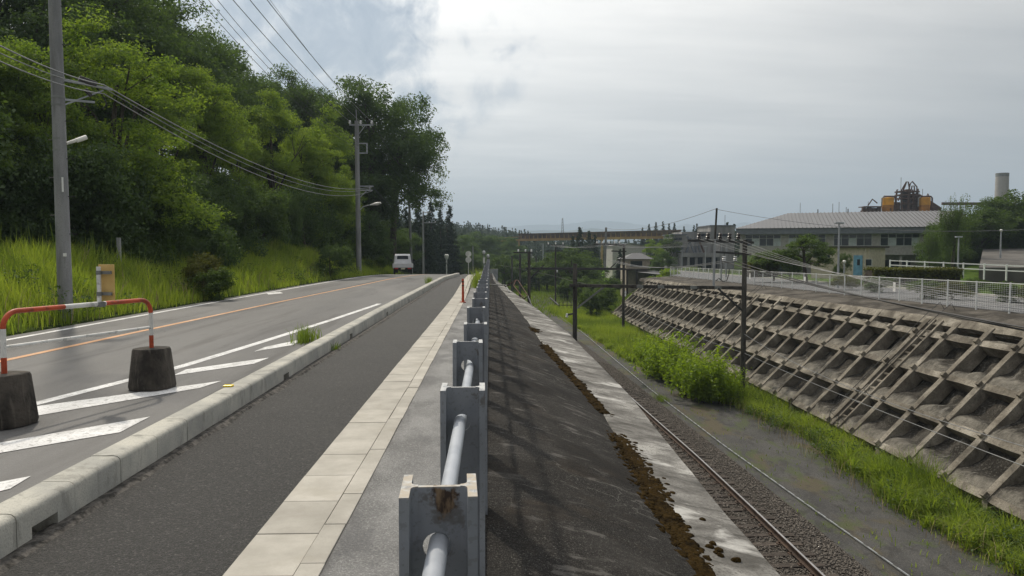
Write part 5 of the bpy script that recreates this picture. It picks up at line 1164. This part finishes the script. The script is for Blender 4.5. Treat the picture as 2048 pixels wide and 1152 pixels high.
def plant():
    A = ad(1345, 500, 150.); gz = -3.; t = thing('grey_process_plant', 'weathered grey plant building with diagonal struts and a raised platform', 'building', (A.x, A.y, gz))
    X = lambda px: (px-1345)/FPX*150; Z = lambda py: HC+(505-py)/FPX*150-gz
    MB().box(X(1345), X(1372), 0, 8, 0, Z(470)).build('tower_block', 'plant_grey', t); MB().box(X(1368), X(1430), 1.5, 10, 0, Z(463)).build('main_block', 'plant_grey', t)
    MB().box(X(1428), X(1478), 2.2, 12, 0, Z(451)).build('main_block', 'plant_grey', t); MB().box(X(1426), X(1480), 2.0, 12.2, Z(451), Z(449)).build('parapet', 'fascia', t)
    MB().box(X(1343), X(1374), -.2, 8.2, Z(470), Z(468)).build('parapet', 'fascia', t)
    for p, q in (((1388, 505), (1373, 472)), ((1372, 505), (1380, 476)), ((1392, 505), (1388, 476)), ((1345, 482), (1358, 505)), ((1345, 505), (1365, 496)), ((1400, 505), (1392, 474))):
        MB().bar((X(p[0]), -.5, Z(p[1])), (X(q[0]), -.5, Z(q[1])), .35).build('strut', 'fascia', t)
    MB().box(X(1355), X(1448), -2.2, 1.4, Z(514), Z(506)).build('platform', 'plant_grey', t)
    for px in (1357, 1372, 1388, 1404, 1422, 1444): MB().box(X(px)-.25, X(px)+.25, -2.1, -1.6, -1, Z(514)).build('column', 'plant_grey', t)
    MB().box(X(1384), X(1440), 1.3, 1.48, .5, Z(515)).build('opening', 'dark_glass', t)
    for px in (1406, 1414, 1446, 1456, 1466): MB().box(X(px)-.5, X(px)+.5, 1.3 if px < 1428 else 2.05, 1.47 if px < 1428 else 2.18, Z(472), Z(467)).build('window', 'dark_glass', t)
    for px in (1352, 1360): MB().box(X(px)-.35, X(px)+.35, -.06, -.01, Z(480), Z(475)).build('window', 'dark_glass', t)
    MB().box(X(1436), X(1446), 1.4, 2.1, Z(503), Z(487)).build('annex', 'wall_white', t)
    MB().bar((X(1393), -1., Z(475)), (X(1406), -1., Z(505)), .3).build('chute', 'steel_rust', t)
plant()
def house():
    p = ad(1252, 552, 118.); t = thing('house', 'small house with dark tiled hip roof and cream wall beyond the grid wall', 'house', (p.x, p.y, -3.6)); X = lambda px: (px-1252)/FPX*118; Z = lambda py: HC+(505-py)/FPX*118+3.6
    MB().box(0, X(1300), 0, 5, -2, Z(518)).build('wall', 'wall_cream', t)
    MB().add([(-.5, -.6, Z(518)), (X(1300)+.6, -.6, Z(518)), (X(1300)+.6, 5.6, Z(518)), (-.5, 5.6, Z(518)), (1.6, 2.5, Z(506)), (X(1300)-1., 2.5, Z(506))], [(0, 1, 5, 4), (1, 2, 5), (2, 3, 4, 5), (3, 0, 4), (3, 2, 1, 0)]).build('roof', 'tile_dark', t)
    MB().box(.7, 2.6, -.05, -.005, Z(533), Z(522)).build('window', 'dark_glass', t)
    for x in (-.3, 1.2): MB().box(x, x+.25, -2.2, -1.9, -2, Z(538)).build('porch_post', 'wood_dark', t)
    MB().box(-.6, 3.6, -2.4, -.02, Z(540), Z(537)).build('porch_roof', 'wood_dark', t)
    p = ad(1225, 520, 175.); t = thing('white_shed', 'plain white gabled shed behind the house', 'shed', (p.x, p.y, -4.5)); w_ = (1292-1225)/FPX*175; h = HC+(505-487)/FPX*175+4.5
    MB().prism([(0, -1), (w_, -1), (w_, h-.5), (w_/2, h), (0, h-.5)], 0, 12).build('wall', 'wall_white', t)
    MB().add([(-.3, -.4, h-.55), (w_/2, -.4, h+.03), (w_/2, 12.4, h+.03), (-.3, 12.4, h-.55), (w_+.3, -.4, h-.55), (w_+.3, 12.4, h-.55)], [(0, 1, 2, 3), (1, 4, 5, 2)]).build('roof', 'roof_metal', t, fix=False)
house()
def conveyor():
    a, m_, b = ad(960, 484, 275.), ad(1038, 480, 262.), ad(1362, 474, 225.)
    t = thing('conveyor_bridge', 'long rusty yellow conveyor bridge crossing above the valley', 'bridge', tuple(m_)); a, b = a-m_, b-m_; o = Vector((0, 0, 0))
    MB().bar(a, o, .5, .7).build('girder', 'conveyor_yellow', t); MB().bar(o, b, .6, .8).build('girder', 'conveyor_yellow', t)
    up = Vector((0, 0, 2.1)); MB().bar(o+up, b+up, 1.2, .25).build('top_chord', 'conveyor_brown', t); MB().bar(a+Vector((0, 0, 1.1)), o+Vector((0, 0, 1.1)), .8, .2).build('top_chord', 'conveyor_yellow', t)
    bk = Vector((0, 1.6, 1.05)); MB().bar(o+bk, b+bk, .2, 1.7, up=(0, 0, 1)).build('gallery_wall', 'conveyor_brown', t); MB().bar(o+Vector((0, -.1, 1.7)), b+Vector((0, -.1, 1.7)), .1, .6, up=(0, 0, 1)).build('cladding', 'conveyor_brown', t)
    for k in range(34):
        c = o.lerp(b, (k+.5)/34); MB().bar(c, c+up, .28).build('post', 'conveyor_yellow', t)
        if k % 3 != 1: c2 = o.lerp(b, (k+1.5)/34); MB().bar(c, c2+Vector((0, 0, 1.4)), .16).build('brace', 'conveyor_brown', t)
    for c in (o, b*.55): MB().bar(c+Vector((0, .3, -12)), c+Vector((0, .3, 0)), .7).build('pier', 'conveyor_yellow', t)
conveyor()
def hopper_plant():
    A = ad(1725, 424, 175.); gz = 3.5; t = thing('hopper_tower', 'rusty industrial tower with two yellow hoppers behind the grey roof', 'industrial plant', (A.x, A.y, gz))
    X = lambda px: (px-1725)/FPX*175; Z = lambda py: HC+(505-py)/FPX*175-gz
    for px in (1776, 1851):
        mb = MB().lathe([(1.25, Z(424)), (1.32, Z(409.5))], 20, (X(px), 0, 0)); mb.build('hopper_skirt', 'hopper_rust', t, smooth=True)
        hp = MB().lathe([(1.38, Z(409.5)), (1.40, Z(395)), (1.3, Z(394))], 20, (X(px), 0, 0)).build('hopper', 'hopper_yellow', t, smooth=True)
        MB().tube([(X(px)-1.4, -.6, Z(394)), (X(px)-1.2, -.6, Z(392)), (X(px)+1.3, -.6, Z(392)), (X(px)+1.6, -.6, Z(395)), (X(px)+1.65, -.6, Z(420))], .18, 8).build('duct', 'steel_rust', t, smooth=True)
        MB().tube([(X(px)-1.3, -.7, Z(393)), (X(px)-1.75, -.7, Z(396)), (X(px)-1.8, -.7, Z(412))], .16, 8).build('duct', 'old_galv', t, smooth=True)
    xs = [1804, 1818, 1828, 1838]
    for px in xs:
        for yy in (0, 2.2): MB().bar((X(px), yy, -3), (X(px), yy, Z(383 if px < 1838 else 376)), .35 if px in (1818, 1828) else .25).build('column', 'steel_rust', t)
    for py in (420, 408, 397, 390, 383): MB().box(X(1801), X(1840), -.2, 2.4, Z(py), Z(py)+.32).build('deck', 'steel_rust', t)
    MB().box(X(1816), X(1825), .3, 1.9, -2, Z(377)).box(X(1832), X(1838), .3, 1.9, -2, Z(385)).build('core', 'steel_rust', t)
    for pts in (((1804, 383), (1816, 362), (1820, 362), (1823, 378)), ((1838, 390), (1838, 372), (1828, 361), (1824, 366), (1821, 380)), ((1808, 383), (1813, 372), (1816, 363)), ((1826, 380), (1828, 370), (1832, 370), (1834, 382)), ((1738, 410), (1747, 397), (1757, 405)), ((1790, 396), (1797, 388), (1797, 378), (1799, 378)), ((1800, 400), (1808, 380)), ((1858, 394), (1861, 386), (1865, 393), (1867, 418))):
        MB().tube([(X(a), .5, Z(b)) for a, b in pts], .15, 6).build('pipe', 'steel_rust', t, smooth=True)
    for px, yt in ((1805, 353), (1850, 376), (1844, 380)): MB().tube([(X(px), .5, Z(400)), (X(px), .5, Z(yt))], .05, 5).build('antenna', 'dark_steel', t)
    MB().box(X(1729), X(1762), -.5, 3, Z(413), Z(411.5)).build('canopy', 'steel_rust', t)
    for k in range(9): px = 1731+3.8*k; MB().bar((X(px), random.uniform(-.3, 2), -2), (X(px)+random.uniform(-.4, .4), .5, Z(random.uniform(411, 416))), random.uniform(.2, .9)).build('frame', 'steel_rust', t)
    MB().box(X(1731), X(1764), .5, 2.5, -3, Z(419)).box(X(1790), X(1803), .2, 2.2, -3, Z(403)).build('machinery', 'steel_rust', t)
    MB().add([(X(1838), 0, Z(388)), (X(1850), 0, Z(386)), (X(1895), 0, Z(413)), (X(1895), 0, Z(424)), (X(1838), 0, Z(424))]+[(X(1838), 2.5, Z(388)), (X(1850), 2.5, Z(386)), (X(1895), 2.5, Z(413)), (X(1895), 2.5, Z(424)), (X(1838), 2.5, Z(424))], [(0, 1, 2, 3, 4), (9, 8, 7, 6, 5), (0, 5, 6, 1), (1, 6, 7, 2), (2, 7, 8, 3)]).build('lean_to', 'steel_rust', t, loc=(0, 1.5, 0))
    for px, yt, d in ((1665, 407, 150), (1692, 414, 150), (1450, 430, 170)):
        b = ad(px, 440, d); s_ = thing('lightning_rod', 'thin mast rising behind the long grey roof', 'mast', tuple(b), group='thin masts behind the roof'); MB().tube([(0, 0, -9), (0, 0, (440-yt)/FPX*d)], .05, 5).build('rod', 'dark_steel', s_)
    p = ad(2003, 400, 210.); t = thing('chimney', 'broad grey concrete chimney rising above the trees', 'chimney', (p.x, p.y, p.z-14)); h = (400-346)/FPX*210+14
    MB().lathe([(2.3, 0), (1.78, h*.55), (1.66, h-1.0)], 28).build('shaft', 'chimney_grey', t, smooth=True); MB().lathe([(1.68, h-1.0), (1.70, h), (1.5, h)], 28).build('rim', 'old_galv', t, smooth=True)
    MB().box(-8, 8, 2, 2.6, h-9, h-8.2).build('gallery', 'steel_rust', t, loc=(-8, 0, 0))
hopper_plant()
# ramp, lamps, rails, hedges and garden trees
def lamp(px, ytop, ybase, d, label, head='round'):
    b = ad(px, ybase, d); t = thing('lamp_post', label, 'lamp post', tuple(b)); h = (ybase-ytop)/FPX*d
    MB().tube([(0, 0, -.8), (0, 0, h)], [.085, .055], 8).build('post', 'galv', t, smooth=True)
    if head == 'round': MB().lathe([(.05, h-.05), (.12, h+.03), (.14, h+.12), (.06, h+.2)], 12).build('lamp_head', 'lamp_white', t, smooth=True)
    else: MB().box(-.3, .3, -.12, .12, h-.02, h+.10).build('lamp_head', 'galv', t, bevel=.02)
lamp(1676, 446, 560, 50, 'tall slim lamp post between the fence and the office', 'flat'); lamp(1688, 525, 552, 58, 'short white-topped post beside the pruned pine')
lamp(1411, 493, 540, 120, 'lamp post in front of the grey plant', 'flat'); lamp(1364, 502, 540, 130, 'smaller lamp post by the raised platform', 'flat')
lamp(1916, 474, 525, 66, 'lamp post on the grass bank under the willow', 'flat'); lamp(2001, 462, 500, 70, 'round mirror-like lamp beside the concrete ramp')
rp = MB(); c4 = [ad(1958, 535, 60.), ad(2120, 535, 60.), ad(2120, 496, 84.), ad(1966, 498, 84.)]
rp.add([tuple(v) for v in c4]+[(v.x, v.y, v.z-1.5) for v in c4], [(0, 1, 2, 3), (1, 0, 4, 5), (0, 3, 7, 4)]); struct('concrete_ramp', rp, 'ramp_concrete')
bk = MB(); P = []
for i in range(14):
    d = 52+3.2*i; P.append([(ad(1840+j*16+(i*2), 545, d).x, d, -1.3+(.35+.14*i)*sstep(j, 0, 5)+.15*nz(i, j, 0, .7)-(0 if j < 8 else .4)) for j in range(9)])
struct('grass_bank', MB().grid(P), 'lawn', smooth='all', fix=False)
def hedge(px0, px1, py0, py1, d, label):
    a, b = ad(px0, py1, d), ad(px1, py1, d); L = b.x-a.x; h = (py1-py0)/FPX*d; rg = np.random.default_rng(int(px0))
    t = thing('hedge', label, 'hedge', (a.x, a.y, a.z)); n = int(L*900)
    pos = np.stack([rg.uniform(0, L, n), rg.uniform(0, 1.4, n), rg.random(n)**.5*h], -1); face = rg.integers(0, 3, n)
    pos[face == 0, 1] = rg.normal(0, .06, (face == 0).sum()); pos[face == 1, 2] = h+rg.normal(0, .06, (face == 1).sum())
    out = np.where((face == 0)[:, None], np.array([0, -1., 0]), np.array([0, 0, 1.]))
    V = leaf_quads(rg, pos, out, .16); ob('foliage', fast_mesh('foliage', V, np.arange(n*4).reshape(-1, 4), None, 'leaf_hedge'), t)
    MB().box(.05, L-.05, .15, 1.3, -.4, h-.1).build('branches', 'wood_dark', t)
hedge(1500, 1558, 528, 545, 62, 'clipped hedge left of the pruned garden tree'); hedge(1745, 1925, 538, 560, 52, 'long clipped olive hedge in front of the gatehouse')
def gtree(key, px, ytop, ybase, d, wd, label, name='garden_tree', cat='tree', sink=.1):
    p = ad(px, ybase, d); h = (ybase-ytop)/FPX*d/.98; tree(key, p.x, p.y, h, wd, label, cat, None, p.z, name=name, sink=sink)
gtree('mid0', 1612, 466, 560, 60, 1.7, 'spreading garden tree with a forked trunk before the office windows'); gtree('bushm', 1548, 490, 556, 62, 1.35, 'lower rounded garden tree beside the forked one'); gtree('bushm', 1580, 500, 556, 64, 1.2, 'bushy garden tree between the two rounded ones')
gtree('shade0', 1684, 498, 552, 60, .6, 'dark layered garden pine beside the blue door', 'garden_pine'); gtree('shade1', 1505, 512, 540, 74, .8, 'dark clipped round shrub near the office corner', 'shrub', 'shrub')
for i, (px, yt, d) in enumerate(((1850, 562, 36), (1905, 565, 35), (2010, 566, 33), (2075, 568, 32), (1760, 556, 43), (1690, 552, 47), (1950, 560, 40))):
    p = ad(px, yt-10, d); z = zf(d)-.05; tree('topiary' if i % 2 else 'bushm', p.x, p.y, max(.9, p.z-z), 1.7, 'low rounded garden shrub behind the white mesh fence', 'shrub', 'garden shrubs behind the mesh fence', z, name='garden_shrub', sink=.05)
gtree('willow', 1905, 388, 545, 72, .75, 'drooping willow in front of the right end of the office', 'willow_tree'); gtree('willow', 1858, 450, 545, 70, .7, 'smaller weeping tree hanging before the office windows', 'willow_tree')
GR = 'green trees on the right hillside'
for i, (px, yt, d, k, w_) in enumerate(((1880, 446, 80, 'mid0', 1.1), (1915, 420, 84, 'mid1', 1.1), (1950, 405, 86, 'mid0', 1.2), (1985, 395, 90, 'dark0', 1.2), (2030, 380, 90, 'mid0', 1.2), (2085, 372, 90, 'mid1', 1.2), (1965, 430, 87, 'mid1', 1.2), (2010, 420, 88, 'mid0', 1.2), (2060, 410, 87, 'mid1', 1.2), (1900, 468, 78, 'shade0', .8), (1940, 462, 85, 'shade1', .9), (1985, 458, 87, 'shade0', .9), (2030, 455, 87, 'shade1', .9), (2075, 460, 87, 'shade0', .9), (1875, 495, 77, 'bushm', .9), (1925, 480, 80, 'bushm', .8))):
    tree_at(k, px, yt, d, w_, 'leafy tree in the green mass beside the concrete ramp', GR, z=-1.2)
def rail_fence():
    a, b = ad(1780, 530, 58.), ad(2110, 546, 46.); t = thing('guard_rail', 'white horizontal guard rail along the garden drive', 'guard rail', tuple(a)); u = b-a
    for dz in (.0, .35): MB().bar(Vector((0, 0, dz)), u+Vector((0, 0, dz)), .07).build('rail', 'fence_white', t)
    for k in range(9): c = u*(k/8); MB().bar(c+Vector((0, 0, -.7)), c+Vector((0, 0, .42)), .08).build('post', 'fence_white', t)
rail_fence()

# ------------------------------------------------------------------ far woods, hills, mountains
def far_wood(name, pts, hmin, hmax, mt, nleaf, seed):
    rg = np.random.default_rng(seed); Q = []
    for (x, y, z) in pts:
        h = rg.uniform(hmin, hmax); con = rg.random() < .35; m = nleaf
        if con: f = rg.random(m); p = np.stack([rg.normal(0, 1, m)*.16*h*(1-f), rg.normal(0, 1, m)*.16*h*(1-f), f*h*1.15], -1)
        else: p = unit(rg.standard_normal((m, 3)))*rg.random((m, 1))**.33*np.array([.36*h, .36*h, .42*h])+np.array([0, 0, .55*h])
        Q.append(leaf_quads(rg, p+np.array([x, y, z]), unit(p-np.array([0, 0, .5*h])), h*.12, .5, .7))
    V = np.concatenate(Q); tag(ob(name, fast_mesh(name, V, np.arange(len(V)*4).reshape(-1, 4), None, mt)), kind='stuff')
rg = random.Random(5)
pts = []
for i in range(2600):
    y = rg.uniform(300, 520); x = rg.uniform(-.16, .62)*y; pts.append((x, y, ground_z(x, y)-1.))
far_wood('distant_wood', pts, 5., 8.5, 'leaf_far', 64, 11)
pts = []
for i in range(800):
    y = rg.uniform(170, 300); x = rg.uniform(-.30, .34)*y
    if -12 < x < 18 and y < 210: continue
    if x > 18 and y < 190: continue
    if .11*y < x < .21*y and y < 285: continue
    pts.append((x, y, ground_z(x, y)-.6))
far_wood('valley_wood', pts, 5, 9, 'leaf_far', 110, 12)
for i, (px, yt) in enumerate(((1298, 448), (1312, 444), (1326, 443), (1338, 447), (1349, 446), (1368, 452), (1388, 450), (1394, 447), (1285, 455))):
    tree_at('conifer%d' % (i % 2), px, yt, 260., .9, 'far dark fir on the skyline above the grey plant', 'skyline firs', z=2., name='conifer_tree')
fd = MB(); fd.grid([[(x*y, y, -4.75+.004*(y-160)) for x in np.linspace(.125, .20, 8)] for y in np.linspace(158, 275, 12)]); struct('rice_field', fd, 'field', fix=False)
def pylon():
    p = ad(1125, 470, 480.); t = thing('radio_mast', 'slim lattice mast on the far wooded ridge', 'mast', tuple(p)); h = (470-436)/FPX*480
    for a, b in ((-1, -1), (1, -1), (1, 1), (-1, 1)): MB().bar((a*.9, b*.9, -6), (a*.25, b*.25, h), .22).build('leg', 'old_galv', t)
    for k in range(6): f = k/6; s_ = .9-.65*f; MB().bar((-s_, -s_, h*f), (s_*.9, -s_*.9, h*(f+.16)), .14).build('lattice', 'old_galv', t)
pylon()
def mountains(d, tab, amp, seed, nm):
    mb = MB(); P = []
    xs = np.linspace(-.75, .95, 260)
    for k, (f, dd) in enumerate(((0, -.12), (.35, -.08), (.7, -.03), (1, 0), (.5, .12))):
        P.append([(s*d*(1+dd), d*(1+dd), -30+f*(30+(505-itp(980+s*FPX, tab))/FPX*d+HC+amp*(noise.fractal((s*26+seed, k*.7, 0), 1., 2., 5)))) for s in xs])
    mb.grid(P); struct(nm, mb, 'mountain', smooth='all', fix=False)
mountains(6200, [(-300, 455), (700, 458), (900, 458), (1050, 452), (1100, 449), (1150, 446), (1190, 441), (1250, 445), (1320, 452), (1345, 455), (1375, 447), (1400, 455), (1450, 452), (1490, 443), (1520, 450), (1600, 455), (1720, 432), (1760, 450), (2400, 455)], 14, 3., 'mountain_ridge')
mountains(3600, [(-300, 470), (900, 468), (1080, 462), (1200, 458), (1300, 464), (1380, 459), (1450, 468), (1500, 462), (2400, 466)], 9, 9., 'near_ridge')

# ------------------------------------------------------------------ air
hm = bpy.data.materials.new('haze'); hm.use_nodes = True; ht = N(hm.node_tree); ht.n.clear()
pv = ht.a('ShaderNodeVolumePrincipled'); pv.inputs['Color'].default_value = (.66, .82, 1., 1); pv.inputs['Density'].default_value = .00036; pv.inputs['Anisotropy'].default_value = .2
ho = ht.a('ShaderNodeOutputMaterial'); ht.l.new(pv.outputs[0], ho.inputs['Volume'])
hb = MB().box(-9500, 9500, -200, 21000, -60, 420).build('haze', None); hb.data.materials.append(hm); tag(hb, kind='stuff')
